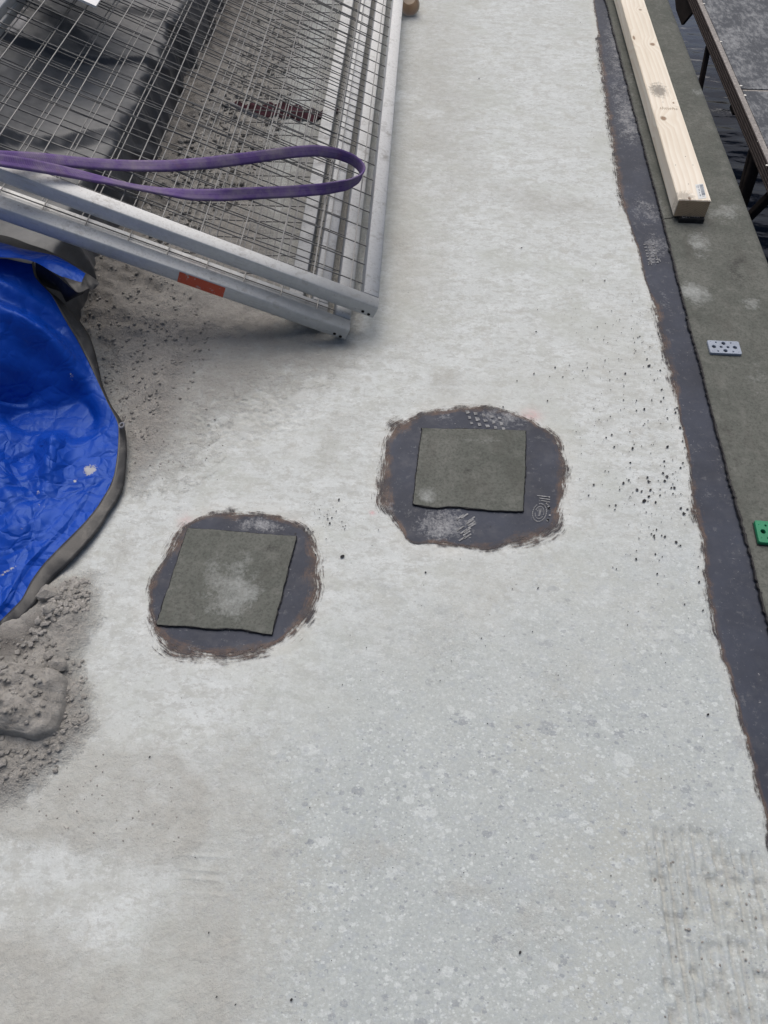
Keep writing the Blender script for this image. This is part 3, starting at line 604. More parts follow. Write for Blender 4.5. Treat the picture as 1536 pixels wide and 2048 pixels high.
# long strip beside the membrane
SL = jag(OS, .0016, 77); n = len(SL); cols = [-.030, -.022, -.015, -.009, -.004, 0, .004, .010, .018, .03, .06, .1]
Vv = []; ed = []; wl_ = .12+.88*sstep(.38, .58, vnoise(SL[:, 1]*5, SL[:, 1]*0, 9)); wl_ = np.where(SL[:, 1] < .95, .22+.25*wl_, wl_)
for p, ww in zip(SL, wl_):
    for t in cols: Vv.append((min(p[0]+t, .745) if t < .1 else .745, p[1], .002)); ed.append(np.clip(.75+(.6 if t < 0 else 1.3)*t/(.005+.016*ww), -1.5, 6.) if t > -.03 else -3.)
Vv = np.array(Vv); uu, vv = Pv(Vv)
du = .55*blob(uu, vv, 1235, 60, 30, 160)+.7*blob(uu, vv, 1270, 235, 30, 60)+.5*blob(uu, vv, 1290, 420, 30, 40)+.7*blob(uu, vv, 1308, 500, 18, 30)+.4*blob(uu, vv, 1330, 600, 15, 30)+.3*blob(uu, vv, 1420, 990, 20, 25)+.3*blob(uu, vv, 1470, 1290, 25, 35)+.25*blob(uu, vv, 1530, 1480, 20, 40)
du = np.where(Vv[:, 1] > -.2, du, 0)
st = obj('bitumen_strip', Vv, gridfaces(n, len(cols)), MAT['bitumen'], None, False, dict(cov=np.array(ed), dust=du, bd=.1-(Vv[:, 0]-np.repeat(SL[:, 0], len(cols))), bt=Vv[:, 1]+9)); tag(st, 'long dark bitumen strip with ragged brushed edge beside the green grey membrane', 'bitumen strip')
# footprint lettering-like dust marks on the strip
rg = np.random.default_rng(15); q = []
for i in range(7):
    for j in range(3): x, y = 1287+j*8+i*1.6, 488+i*6; q.append([(x, y), (x+5, y-.8), (x+5.4, y+1), (x+.4, y+1.8)])
for x, y in ((1312, 514), (1318, 520), (1300, 526)): q += [[(x-4, y+4), (x, y-4), (x+1.3, y-4), (x-2.6, y+4)], [(x, y-4), (x+4, y+3), (x+2.6, y+3.4), (x-1, y-3)]]
tag(mark_quads(q, .0036, 'boot_print', st, MAT['dustmark']), kind='stuff')
# splatter
Vv = []; Fc = []; rg = np.random.default_rng(44)
def dot(x, y, rr, el=1.4):
    a0 = rg.uniform(.6, 1.6); b = len(Vv); k = 7
    for i in range(k):
        t = 2*math.pi*i/k; q = rr*rg.uniform(.75, 1.15); lx, ly = q*math.cos(t)*el, q*math.sin(t)
        Vv.append((x+lx*math.cos(a0)-ly*math.sin(a0), y+lx*math.sin(a0)+ly*math.cos(a0), max(gz(x, y), 0)+.0026))
    Fc.append(tuple(range(b, b+k)))
def dots(n, cx, cy, sx, sy, r0=.0006, r1=.0022, lim=None):
    for _ in range(n):
        px = cx+rg.normal()*sx; py = cy+rg.normal()*sy
        if lim and not lim(px, py): continue
        p = G(px, py); rr = (r0+(r1-r0)*rg.random()**3.8)*.76; dot(p[0], p[1], rr, rg.uniform(1., 1.9))
ls = np.array(STRIP, float); left = lambda px, py: px < np.interp(py, ls[:, 1], ls[:, 0])-4
dots(400, 1310, 820, 80, 115, .0007, .0034, left); dots(190, 1330, 990, 60, 90, .0007, .0042, left); dots(110, 1170, 690, 70, 60, .0007, .0026, left)
dots(150, 1200, 210, 24, 45, .0006, .0018, left); dots(60, 1190, 80, 20, 60, .0006, .0022, left); dots(110, 1260, 640, 50, 60, .0006, .0022, left)
dots(60, 655, 1035, 40, 22, .0007, .0032); dots(18, 640, 1075, 16, 30, .0007, .0028); dots(70, 1150, 900, 30, 90, .0005, .0016, left)
dots(60, 1250, 1250, 120, 150, .0005, .002, left); dots(260, 850, 1350, 330, 330, .0004, .0016, left); dots(70, 950, 350, 110, 180, .0005, .0013, left)
for x, y, rr in ((685, 1114, .0055), (851, 1146, .003), (1043, 497, .0035), (1006, 815, .003), (1110, 736, .0035), (958, 158, .004), (1197, 130, .004), (1192, 145, .003), (1288, 1003, .006), (1310, 1110, .003), (1040, 1905, .0035), (583, 2000, .003), (1415, 1430, .003), (300, 1515, .0025), (1405, 1222, .003)):
    p = G(x, y); dot(p[0], p[1], rr*.62, 1.5)
tag(obj('bitumen_splatter', Vv, Fc, MAT['speck']), 'small black bitumen specks spattered over the pale concrete', 'splatter', kind='stuff')

# ================================================================== MEMBRANE ALONG THE QUAY
def membrane(name, y0, y1, z, label, edge_seed):
    ny = int((y1-y0)/.02); yy = np.linspace(y0, y1, ny)
    prof = []                                     # (x, z) across: left edge, flat, rounded nose, hanging skirt
    for x in np.linspace(0, 1, 26): prof.append((.692+(.935-.692)*x, 0.))
    for a in np.linspace(.15, 1, 8): prof.append((.935+.032*math.sin(a*math.pi/2), -.032*(1-math.cos(a*math.pi/2))))
    for q in np.linspace(.05, .5, 6): prof.append((.967, -.032-q))
    prof = np.array(prof); Vt = []; Vb = []
    wob = .0035*fbm(yy*7, yy*0+edge_seed, 4, edge_seed)
    for i, y in enumerate(yy):
        x = prof[:, 0].copy(); x += wob[i]*np.clip(1-(x-.692)/.02, 0, 1)
        zz = prof[:, 1]+z+.0012*fbm(x*9, y*5+0*x, 2, 4)
        Vt.append(np.stack([x, 0*x+y, zz], 1))
    Vt = np.array(Vt).reshape(-1, 3); k = len(prof); uu, vv = Pv(Vt)
    vis = Vt[:, 1] > -.2
    du = 1.1*blob(uu, vv, 1388, 585, 34, 18, 20)+1.0*blob(uu, vv, 1500, 607, 22, 9, 10)+.9*blob(uu, vv, 1400, 490, 18, 30, -35)+.55*blob(uu, vv, 1450, 425, 40, 22)+.5*blob(uu, vv, 1395, 185, 28, 10)+.45*blob(uu, vv, 1320, 420, 14, 30)+.35*blob(uu, vv, 1380, 700, 25, 60)+.4*blob(uu, vv, 1265, 120, 14, 80)+.3*blob(uu, vv, 1510, 760, 40, 60)
    dk = .5*blob(uu, vv, 1475, 540, 30, 60, -20)+.4*blob(uu, vv, 1345, 560, 8, 60)+.35*blob(uu, vv, 1460, 900, 30, 90)
    fc = gridfaces(ny, k)
    o = obj(name, Vt, fc, MAT['membrane'], None, True, dict(dust=du*vis, dark=dk*vis))
    md = o.modifiers.new('thickness', 'SOLIDIFY'); md.thickness = .004; md.offset = -1
    tag(o, label, 'membrane sheet')
    # squeezed-out bitumen along the inner edge
    rg = np.random.default_rng(edge_seed); path = []
    ym = np.arange(max(y0, -.3), min(y1, 4.5), .006)
    for y in ym: path.append((.692+float(np.interp(y, yy, wob))-.001+.0012*rg.normal(), y, z-.003))
    pr = []; V = []; Fc = []; kk = 6
    for i, p in enumerate(path):
        rr = .0026+.0018*float(vnoise(p[1]*40, 0., edge_seed))+.0006*rg.random()
        for j in range(kk): V.append((p[0]+rr*math.cos(j*math.pi/3), p[1], p[2]+rr*.8*math.sin(j*math.pi/3)))
    Fc = [(i*kk+j, i*kk+(j+1) % kk, (i+1)*kk+(j+1) % kk, (i+1)*kk+j) for i in range(len(path)-1) for j in range(kk)]
    obj('edge_bead', V, Fc, MAT['bead'], o)
    return o
SEAM = float(G(1337, 437, .008)[1])
mf = membrane('membrane_sheet', -4., 14., .0095, 'long green grey membrane sheet running along the quay edge under the timber', 5)
rg = np.random.default_rng(3); V = []                                  # short slit beside the timber end
for i in range(12):
    x = .690+.04*i/11; y = SEAM-.006+.012*i/11+.0008*rg.normal()
    for j in range(5): V.append((x, y+.0012*math.cos(j*1.2566), .0095+.0010*math.sin(j*1.2566)))
obj('slit', V, [(i*5+j, i*5+(j+1) % 5, (i+1)*5+(j+1) % 5, (i+1)*5+j) for i in range(11) for j in range(5)], MAT['bead'], mf)
MZ = .0105
# ---- square membrane patches
def patch(px, label, dust, dark, seedk):
    q = resample([G(x, y)[:2] for x, y in px], .006, True, 0); q = jag(q, .0012, seedk); c = q.mean(0); n = len(q)
    rings = [1., .985, .93, .85, .7, .55, .4, .25, .1]; V = np.vstack([c+(q-c)*k for k in rings]); z = np.full(len(V), .0075)
    z += .0006*fbm(V[:, 0]*25, V[:, 1]*25, 2, seedk); z[:n] -= .0005
    V = np.c_[V, z]; V = np.vstack([V, np.r_[c, .0075][None], np.c_[q, np.full(n, .0022)]])
    Fc = [(k*n+i, k*n+(i+1) % n, (k+1)*n+(i+1) % n, (k+1)*n+i) for k in range(len(rings)-1) for i in range(n)]
    b = (len(rings)-1)*n; ci = len(rings)*n; Fc += [(b+i, b+(i+1) % n, ci) for i in range(n)]
    Fc += [(i, ci+1+i, ci+1+(i+1) % n, (i+1) % n) for i in range(n)]
    if orient(q) < 0: Fc = [t[::-1] for t in Fc]
    uu, vv = Pv(V); o = obj('membrane_patch', V, Fc, MAT['membrane'], None, False, dict(dust=dust(uu, vv), dark=dark(uu, vv)))
    tag(o, label, 'membrane patch', 'square membrane patches')
    rg = np.random.default_rng(seedk); Vb = []; Fb = []               # thin black bitumen bead that also paints contact shade round the edge
    for i in range(n):
        p = q[i]; d = (p-c)/np.linalg.norm(p-c); s = .0016+.0028*rg.random()**2
        for t in np.linspace(0, math.pi, 4): Vb.append((p[0]+d[0]*s*math.sin(t)*.9, p[1]+d[1]*s*math.sin(t)*.9, .0045+.0024*math.cos(t)))
    Fb = [(4*i+j, 4*i+j+1, 4*((i+1) % n)+j+1, 4*((i+1) % n)+j) for i in range(n) for j in range(3)]
    obj('edge_bead', Vb, Fb, MAT['bead'], o)
patch(zo(270, 1000, 3.746, [(400, 225), (640, 240), (900, 265), (1212, 285), (1120, 640), (1025, 1020), (900, 1000), (780, 975), (500, 972), (400, 958), (165, 943), (280, 600)]),
      'square grey green membrane patch with a whitish dusty centre',
      lambda u, v: .62*blob(u, v, 462, 1165, 62, 60)+.35*blob(u, v, 470, 1195, 45, 30)+.15*blob(u, v, 400, 1230, 60, 30), lambda u, v: .55*blob(u, v, 535, 1097, 16, 4)+.35*blob(u, v, 570, 1110, 30, 40), 3)
patch(zo(740, 790, 3.746, [(390, 265), (700, 270), (1165, 280), (1158, 600), (1145, 885), (980, 880), (800, 868), (600, 845), (500, 855), (320, 830), (355, 560)]),
      'square grey green membrane patch with pale dust only on its corner',
      lambda u, v: .8*blob(u, v, 856, 992, 26, 14)+.3*blob(u, v, 1000, 945, 20, 14)+.35*blob(u, v, 960, 880, 60, 8)+.2*blob(u, v, 850, 950, 14, 40), lambda u, v: .4*blob(u, v, 936, 940, 14, 6)+.5*blob(u, v, 870, 992, 8, 10), 4)

# ================================================================== SPACER PLATES, TIMBER, SHIMS
def plate(cx, cy, rz, mat, label, z, sx=.079, sy=.052, th=.008, back=None):
    cu = bpy.data.curves.new('tmp', 'CURVE'); cu.dimensions = '2D'; cu.fill_mode = 'BOTH'; cu.extrude = th/2-.001; cu.bevel_depth = .001; cu.bevel_resolution = 1
    def loop(pts):
        s = cu.splines.new('POLY'); s.points.add(len(pts)-1); s.use_cyclic_u = True
        for p, (x, y) in zip(s.points, pts): p.co = (x, y, 0, 1)
    c = .003; P = []
    for q, (ax, ay) in enumerate(((1, 1), (-1, 1), (-1, -1), (1, -1))):
        for i in range(4): a = math.pi/2*(q+i/3); P.append((ax*(sx/2-c-.001)+c*math.cos(a), ay*(sy/2-c-.001)+c*math.sin(a)))
    loop(P); h = lambda x, y, rx, ry: loop([(x+rx*math.cos(-2*math.pi*i/16), y+ry*math.sin(-2*math.pi*i/16)) for i in range(16)])
    for x, y, rx, ry in ((-.026, 0, .0062, .0062), (.026, 0, .0062, .0062), (0, .0135, .0062, .0062), (0, -.0135, .0062, .0062), (-.0085, 0, .0045, .0045), (.0085, 0, .0045, .0045),
                         (-.0185, .016, .003, .003), (.0185, .016, .003, .003), (-.0185, -.016, .003, .003), (.0185, -.016, .003, .003), (-.032, .017, .002, .0012), (.032, .017, .002, .0012), (-.032, -.017, .002, .0012), (.032, -.017, .002, .0012)): h(x, y, rx, ry)
    t = bpy.data.objects.new('tmp', cu); COL.objects.link(t); dg = bpy.context.evaluated_depsgraph_get(); dg.update()
    me = bpy.data.meshes.new_from_object(t.evaluated_get(dg)); bpy.data.objects.remove(t); bpy.data.curves.remove(cu)
    me.name = 'spacer_plate'; me.materials.clear(); me.materials.append(mat); o = link('spacer_plate', me); o.location = (cx, cy, z+th/2+.0006); o.rotation_euler = (0, 0, rz)
    if back: bevelled_box('base_layer', -sx/2-.001, sx/2-.002, -sy/2-.002, sy/2-.001, -th/2-.0003, -th/2+.0018, .0006, back, o)
    tag(o, label, 'spacer plate'); return o
p = [G(1415, 680, MZ+.006), G(1477, 682, MZ+.006), G(1483, 706, MZ+.006), G(1422, 708, MZ+.006)]; c = sum(p)/4
plate(c[0], c[1], math.atan2(p[1][1]-p[0][1], p[1][0]-p[0][0])-.02, MAT['gplate'], 'pale grey plastic spacer plate with round holes lying on membrane', MZ-.002, sx=.0785, sy=.047, th=.0075)
p0 = G(1507, 1041, MZ+.008)
plate(p0[0]+.0395, p0[1]-.029, R(-3), MAT['green'], 'bright green plastic spacer plate with round holes and black underlayer', MZ-.002, sx=.078, sy=.056, th=.0105, back=MAT['black'])

TX0, TX1, TY0, TY1, TZ0, TZ1 = .716, .809, 2.05, 4.9, MZ+.0125, MZ+.064
tb = empty('timber_beam', (0, 0, 0))
bm = bmesh.new(); v, f = box_data(TX0, TX1, TY0+.0006, TY1, TZ0, TZ1); vs = [bm.verts.new(q) for q in v]
for q in f: bm.faces.new([vs[i] for i in q])
bmesh.ops.recalc_face_normals(bm, faces=bm.faces); bmesh.ops.bevel(bm, geom=bm.edges[:], offset=.0018, segments=2, affect='EDGES')
for vtx in bm.verts: vtx.co.x += .004*math.sin((vtx.co.y-2)*.9)*0
me = bpy.data.meshes.new('beam_body'); bm.to_mesh(me); bm.free(); me.materials.append(MAT['timber']); link('beam_body', me, tb)
ve = []; rg = np.random.default_rng(9)
for i in range(13):
    for j in range(8):
        dz = -.0035*(rg.random() if j == 0 else 0); ve.append((TX0+.0018+(TX1-TX0-.0036)*i/12, TY0-.0002-.0004*rg.random(), TZ0+.002+(TZ1-TZ0-.004)*j/7+dz))
obj('end_grain', ve, gridfaces(13, 8)[:, ::-1].copy(), MAT['endgrain'], tb, True)
# price label with bar code, pencil note, nail heads
def onbeam(pts): return [tuple(G(x, y, TZ1)) for x, y in pts]
lab_z = TZ1+.0006
L0, L1, L2, L3 = [np.array(G(x, y, lab_z)) for x, y in ((1390, 369), (1406, 367), (1413, 396), (1397, 398))]
def bil(u, v, dz=0): return tuple(L0*(1-u)*(1-v)+L1*u*(1-v)+L2*u*v+L3*(1-u)*v+np.array([0, 0, dz]))
lb = obj('label', [bil(0, 0), bil(1, 0), bil(1, 1), bil(0, 1)], [(0, 3, 2, 1)], MAT['paper'], tb)
V = []; Fc = []; y = .06
while y < .78:
    hgt = rg.choice([.012, .02, .035]); b = len(V); V += [bil(.52, y, .0004), bil(.95, y, .0004), bil(.95, y+hgt, .0004), bil(.52, y+hgt, .0004)]; Fc.append((b, b+3, b+2, b+1)); y += hgt+rg.choice([.012, .022])
for y0, y1, x0, x1 in ((.08, .3, .28, .40), (.12, .26, .12, .2), (.34, .5, .26, .42), (.56, .64, .22, .36), (.72, .84, .25, .4), (.84, .88, .55, .9)):
    for k in range(4): 
        t = y0+(y1-y0)*k/4; b = len(V); V += [bil(x0, t, .0004), bil(x1, t, .0004), bil(x1, t+(y1-y0)*.13, .0004), bil(x0, t+(y1-y0)*.13, .0004)]; Fc.append((b, b+3, b+2, b+1))
obj('bar_code', V, Fc, MAT['ink'], lb)
V = []; Fc = []
def pstroke(pts, wd=.9):
    for (xa, ya), (xb, yb) in zip(pts[:-1], pts[1:]):
        dx, dy = xb-xa, yb-ya; L = math.hypot(dx, dy)+1e-6; nx, ny = -dy/L*wd/2, dx/L*wd/2; b = len(V)
        V.extend(tuple(G(x, y, TZ1+.0005)) for x, y in ((xa-nx, ya-ny), (xb-nx, yb-ny), (xb+nx, yb+ny), (xa+nx, ya+ny))); Fc.append((b, b+1, b+2, b+3))
x = 1320; rgp = np.random.default_rng(8)
for k in range(9):
    y = 219+k*.15; h1 = rgp.uniform(3.5, 6.5); w1 = rgp.uniform(2, 3.2)
    pstroke([(x, y), (x+w1*.3, y-h1), (x+w1*.7, y-h1*.35), (x+w1, y-h1*rgp.uniform(.1, .9))], .7); x += w1+1.5
obj('pencil_note', V, Fc, MAT['pencil'], tb)
for x, y in ((1351, 330), (1386, 330), (1371, 313), (1377, 368), (1378, 397), (1326, 204)):
    q = G(x, y, TZ1+.0006); vv_ = [(q[0]+.0016*math.cos(a), q[1]+.0016*math.sin(a), q[2]) for a in np.linspace(0, 2*math.pi, 8, False)]
    obj('nail_hole', vv_, [tuple(range(8))], MAT['hole'], tb)
tag(tb, 'long pale planed timber beam with dark smudge resting on shims', 'timber beam')
def shim(x0, x1, y0, y1, mat, label):
    o = bevelled_box('shim', x0, x1, y0, y1, MZ-.002, TZ0+.0005, .001, mat); 
    tag(o, label, 'shim')
    return o
q0, q1 = G(1357, 444, MZ), G(1405, 441, MZ); s0 = shim(q0[0], q1[0], q0[1]-.002, q0[1]+.052, MAT['black'], 'black plastic shim sticking out under the sawn end of the timber')
V = []; Fc = []; rg = np.random.default_rng(2)
for i in range(26):
    x = rg.uniform(q0[0]+.003, q1[0]-.004); y = q0[1]+.003+rg.random()*.012; rr = rg.uniform(.0012, .003); rv, rf = rock(i, 1); b = len(V); V += [(x+a*rr, y+bb*rr, TZ0+c*rr) for a, bb, c in rv]; Fc += [tuple(k+b for k in t) for t in rf]
tag(obj('grit', V, Fc, MAT['chip'], s0), kind='stuff')
q = G(1250, 76, MZ+.006); shim(q[0], q[0]+.09, q[1]-.028, q[1]+.028, MAT['green2'], 'green plastic shim peeking out under the timber, beside the bitumen strip')
q = G(1288, 212, MZ+.006); shim(q[0], q[0]+.09, q[1]-.028, q[1]+.028, MAT['black'], 'black plastic shim peeking out under the side of the timber')

# ================================================================== SCAFFOLD OVER THE WATER
DZ = -.10; JX = 1.162
sw = empty('scaffold_walkway', (JX, 2., DZ)); Mi = Matrix.Translation((-JX, -2., -DZ))
def wl(V): return [(a-JX, b-2., c-DZ) for a, b, c in V]
jo = None
prof = [(0, 0), (0, -.052), (.004, -.056), (.024, -.056), (.024, -.048), (.006, -.048)]
# ribbed outer face: small steps
pts = [(.0, -.001)]
for k in range(4):
    z0 = -.007-k*.0118; pts += [(.0, z0), (.006, z0-.0008), (.006, z0-.0048), (.0, z0-.0056)]
pts += [(.0, -.054), (.004, -.0575), (.022, -.0575), (.022, 0.), (.001, 0.)]
V = []; ysj = [1.2, 6.5]
for y in ysj:
    for a, b in pts: V.append((JX+a, y, DZ+b))
k = len(pts); Fc = [(j, (j+1) % k, k+(j+1) % k, k+j) for j in range(k)]+[tuple(range(k-1, -1, -1)), tuple(range(k, 2*k))]
jo = obj('edge_joist', wl(V), Fc, MAT['alu'], sw)
v, f = box_data(JX+.001, JX+.0215, 1.2, 6.5, DZ+.0006, DZ+.0018); obj('top_flange', wl(v), f, MAT['alutop'], jo)
ysm = float(G(1510, 177, DZ)[1])
for y0, y1 in ((1.2, ysm-.014), (ysm+.004, 4.75), (4.756, 6.4)):
    o = bevelled_box('deck_panel', JX+.028-JX, JX+1.45-JX, y0-2, y1-2, -.024, -.003, .0015, MAT['ply'], sw)
    if y0 == 1.2: bevelled_box('edge_trim', JX+.030-JX, JX+1.45-JX, y1-2-.001, y1-2+.012, -.022, -.0045, .001, MAT['alutop'], o)
for x, y in ((1408, 7), (1442, 83), (1482, 171), (1490, 190), (1518, 282), (1535, 330)):
    q = G(x, y, DZ-.001); vv_ = [(q[0]-JX+.0065*math.cos(a), q[1]-2+.005*math.sin(a), -.0022) for a in np.linspace(0, 2*math.pi, 10, False)]
    vv_ += [(a*.8+(q[0]-JX)*.2, b*.8+(q[1]-2)*.2, -.001) for a, b, c in vv_]
    obj('screw', vv_, [tuple(range(10, 20))]+[(i, (i+1) % 10, 10+(i+1) % 10, 10+i) for i in range(10)], MAT['screw'], sw)
def strut(pa, pb, Xa, Xb, w_, name='leg'):
    a = GX(*pa, Xa); b = GX(*pb, Xb); d = b-a; b = a+d*max(1., (a[2]+1.5)/max(.05, (a[2]-b[2]))) if b[2] < a[2] else b
    V, Fc = tube_data([a, a+(b-a)*.5, b], rsq(w_, w_*.2, 2), (1, 0, 0)); obj(name, wl(V), Fc, MAT['leg'], sw)
strut((1417, 92), (1404, 157), JX+.02, JX+.02, .022); strut((1504, 300), (1487, 365), JX+.025, JX+.025, .022); strut((1516, 305), (1490, 385), JX+.04, JX+.04, .042)
a = GX(1560, 372, JX+.06); b = GX(1500, 432, JX+.06); V, Fc = tube_data([a+(a-b)*3, b+(b-a)*2], rsq(.03, .006, 2), (1, 0, 0)); obj('brace', wl(V), Fc, MAT['leg'], sw)
# bracket plate hung from the joist at the far end
a = [GX(1348, -20, JX+.01), GX(1384, -20, JX+.01), GX(1386, 22, JX+.01), GX(1363, 50, JX+.01), GX(1352, 20, JX+.01)]
V = [tuple(q) for q in a]+[tuple(q+np.array([.012, 0, 0])) for q in a]
obj('bracket', wl(V), [(0, 1, 2, 3, 4), (9, 8, 7, 6, 5)]+[(i, 5+i, 5+(i+1) % 5, (i+1) % 5) for i in range(5)], MAT['leg'], sw)
v, f = box_data(1.18, 2.5, ysm-.03, ysm+.03, DZ-.09, DZ-.025); obj('cross_beam', wl(v), f, MAT['leg'], sw)
tag(sw, 'scaffold walkway of dark plywood decks with ribbed edge joist above the water', 'scaffold')

# ================================================================== WRAPPED KERB STACK (left)
pr = np.array([(-.82, -.02), (-.862, .0), (-.874, .07), (-.888, .14), (-.904, .195), (-.918, .207), (-.96, .212), (-1.03, .222), (-1.1, .245), (-1.18, .30), (-1.3, .36), (-1.5, .40), (-1.8, .40), (-2.3, .3), (-2.5, -.02)])
arc_ = np.r_[0, np.cumsum(np.hypot(*np.diff(pr, axis=0).T))]; NA = 190; tt = np.r_[np.linspace(0, .75, 140, endpoint=False), np.linspace(.75, arc_[-1], 50)]
sx = np.interp(tt, arc_, pr[:, 0]); sz = np.interp(tt, arc_, pr[:, 1])
for _ in range(2):
    sx[1:-1] = .25*sx[:-2]+.5*sx[1:-1]+.25*sx[2:]; sz[1:-1] = .25*sz[:-2]+.5*sz[1:-1]+.25*sz[2:]
yy = np.r_[np.linspace(1.36, 3.6, 420, endpoint=False), np.linspace(3.6, 5.6, 60)]; A, B = np.meshgrid(np.arange(NA), yy, indexing='ij'); px_, pz_ = sx[A], sz[A]
dxs = np.gradient(sx); dzs = np.gradient(sz); ln = np.hypot(dxs, dzs)+1e-9; nx, nzv = (dzs/ln)[A], (-dxs/ln)[A]
side = sstep(.212, .190, pz_)*sstep(-1.05, -.98, px_)
AR = tt[A]; ridge1 = lambda q, p: np.maximum(0, 1-np.abs(q)/p)      # sharp crease profile
def crease(ang, off, seed, width, amp, wob=.05):
    """a long sharp fold across the sheet"""
    c_, s_ = math.cos(R(ang)), math.sin(R(ang)); q = (AR*c_+B*s_)-off+wob*fbm(AR*4+seed, B*2, 3, seed)
    return amp*ridge1(q, width)*sstep(.25, .55, vnoise((B*c_-AR*s_)*2.2+seed, q*0, seed))
drape = ridged(B*6.5+.25*AR+.35*fbm(B*3, AR*2, 2, 3), AR*.35, 2, 12)-.55
dsp = .060*drape*side*sstep(.0, .10, pz_) + .012*fbm(B*2.2, AR*3, 3, 15)
rgk = np.random.default_rng(17)
for k in range(26):
    dsp = dsp + crease(rgk.uniform(35, 110) if k % 3 else rgk.uniform(-25, 20), rgk.uniform(1.2, 4.2), 40+k, rgk.uniform(.018, .06), rgk.uniform(.012, .034))*(1-.6*side)
dsp = dsp + .0035*(ridged(AR*14+B*3, B*13-AR*4, 2, 19)-.5) + .0016*fbm(AR*60, B*60, 2, 29)
Xb = px_+nx*dsp; Zb = pz_+nzv*dsp
endf = sstep(1.36, 1.46, B); Zb = Zb*(.25+.75*endf)
Xb += .03*np.sin(B*1.3)*0
mud = sstep(.10, .0, Zb+.03*fbm(B*6, px_*6, 3, 9))
ks = obj('wrapped_kerb_stack', np.stack([Xb, B, Zb], -1).reshape(-1, 3), gridfaces(NA, len(yy)), MAT['sheet'], None, True, dict(mud=mud.ravel()))
tag(ks, 'long low kerb stack wrapped in dusty dark grey plastic sheeting under the mesh', 'wrapped stack')

# ================================================================== MESH FENCE PANELS
S = .041
def frame(K, th, phi):
    th, phi = R(th), R(phi); l = np.array([-math.sin(phi), math.cos(phi), 0]); D0 = np.array([-math.cos(phi), -math.sin(phi), 0]); z = np.array([0, 0, 1.])
    return D0*math.cos(th)+z*math.sin(th), l, z*math.cos(th)-D0*math.sin(th)
def panel(K, th, phi, W, L, label, du_bars, u0, dv, v0, seedk, w_wire=.55, rail=True, lefttube=True, bend=1., red=None, holes=True, slant=0.):
    d, l, n = frame(K, th, phi); e = empty('mesh_fence_panel'); rg = np.random.default_rng(seedk)
    # local axes: x = -d (to the right), y = l, z = n
    e.matrix_world = Matrix(((-d[0], l[0], n[0], K[0]), (-d[1], l[1], n[1], K[1]), (-d[2], l[2], n[2], K[2]), (0, 0, 0, 1)))
    pf = [(S/2*a_, S/2*b_) for a_, b_ in ((1, .82), (.96, .93), (.86, 1), (-.86, 1), (-.96, .93), (-1, .82), (-1, -.3), (-.93, -.62), (-.72, -.88), (-.4, -1), (.4, -1), (.72, -.88), (.93, -.62), (1, -.3))]
    def T(name, a, b, prof=pf, mat=MAT['galv'], up_=(0, 0, 1.), nseg=2):
        V, Fc = tube_data([np.array(a)+(np.array(b)-np.array(a))*i/nseg for i in range(nseg+1)], prof, up_); o = obj(name, V, Fc, mat, e)
        for pgn in o.data.polygons:
            if len(pgn.vertices) == 4: pgn.use_smooth = True
        return o
    h = S/2
    if rail:
        ra = T('rail', (0, h, h), (-W, h, h))
        if holes:
            for q in (.0145, .031):
                c = (-q, -.0006, .013 if q < .02 else .0155); rr = .0042
                obj('bolt_hole', [(c[0]+rr*math.cos(a), c[1], c[2]+rr*math.sin(a)) for a in np.linspace(0, 2*math.pi, 12, False)], [tuple(range(12))], MAT['hole'], ra)
        if red:
            V, Fc = tube_data([(-red[0], h, h), (-red[1], h, h)], [(a_*1.03, b_*1.03) for a_, b_ in pf], (0, 0, 1.)); Fc = Fc[:-2]; k = len(pf)
            keep = [q for q in Fc if sum(V[i][2] for i in q)/4 < S*.95]; obj('red_tape', V, keep, MAT['red'], ra)
    T('upright', (-h, S+.0006 if rail else 0, h), (-h, L, h))
    if lefttube: T('upright', (-W+h, S+.0006, h), (-W+h, L, h))
    if rail: T('rail', (-.0, L+h+.001, h), (-W, L+h+.001, h))
    wz = S*w_wire; c5 = circ(.0016, 6)
    vpos = np.arange(v0, L-.02, dv); upos = np.arange(u0, W-S-.01, du_bars)
    bu = lambda a, b, sd: bend*.0045*float(fbm(np.array([a*3.1+sd*7.7]), np.array([b*1.7+sd]), 3, seedk+sd)[0])
    for k, vv_ in enumerate(vpos):
        We = W if not slant else min(W, S+max(0., vv_-.02)/slant)
        m_ = 14; path = [(-(S*.45+(We-S*.9-(0 if lefttube else -S*.4))*i/m_), vv_+bu(i/m_, vv_, 1), wz+bu(i/m_*1.3, vv_*3, 2)*.9) for i in range(m_+1)]
        V, Fc = tube_data(path, c5); obj('cross_wire', V, Fc, MAT['wire'], e)
    for k, uu_ in enumerate(upos):
        m_ = 18; path = [(-uu_-bu(uu_*4, i/m_*L, 3), S*.6+slant*uu_+(L-S*.6-slant*uu_)*i/m_, wz+.0038+bu(uu_*3, i/m_*L*1.4, 4)*.9) for i in range(m_+1)]
        V, Fc = tube_data(path, c5); obj('bar', V, Fc, MAT['bar'], e)
    tag(e, label, 'fence panel', 'mesh fence panels in the stack'); return e, d, l, n
KA = G(744, 640, .05); KB = G(688, 684, .008)
PA = panel(KA, 22.8, 1., 1.118, 2.9, 'topmost tilted galvanised mesh fence panel carrying the purple sling', .094, .075, .0803, .094, 1)
PB = panel(KB, 22.6, 1., 1.118, 2.9, 'tilted galvanised mesh fence panel second in stack with red taped rail', .094, .088, .0803, .075, 2, red=(.315, .425))
dB_, lB_, nB_ = frame(KB, 22.6, 1.)
PE = panel(KB+lB_*.056+dB_*.058-nB_*.022, 22.6, 1., 1.04, 2.8, 'tilted galvanised mesh fence panel wedged behind the red taped rail', .094, .05, .0803, .082, 3, holes=False)
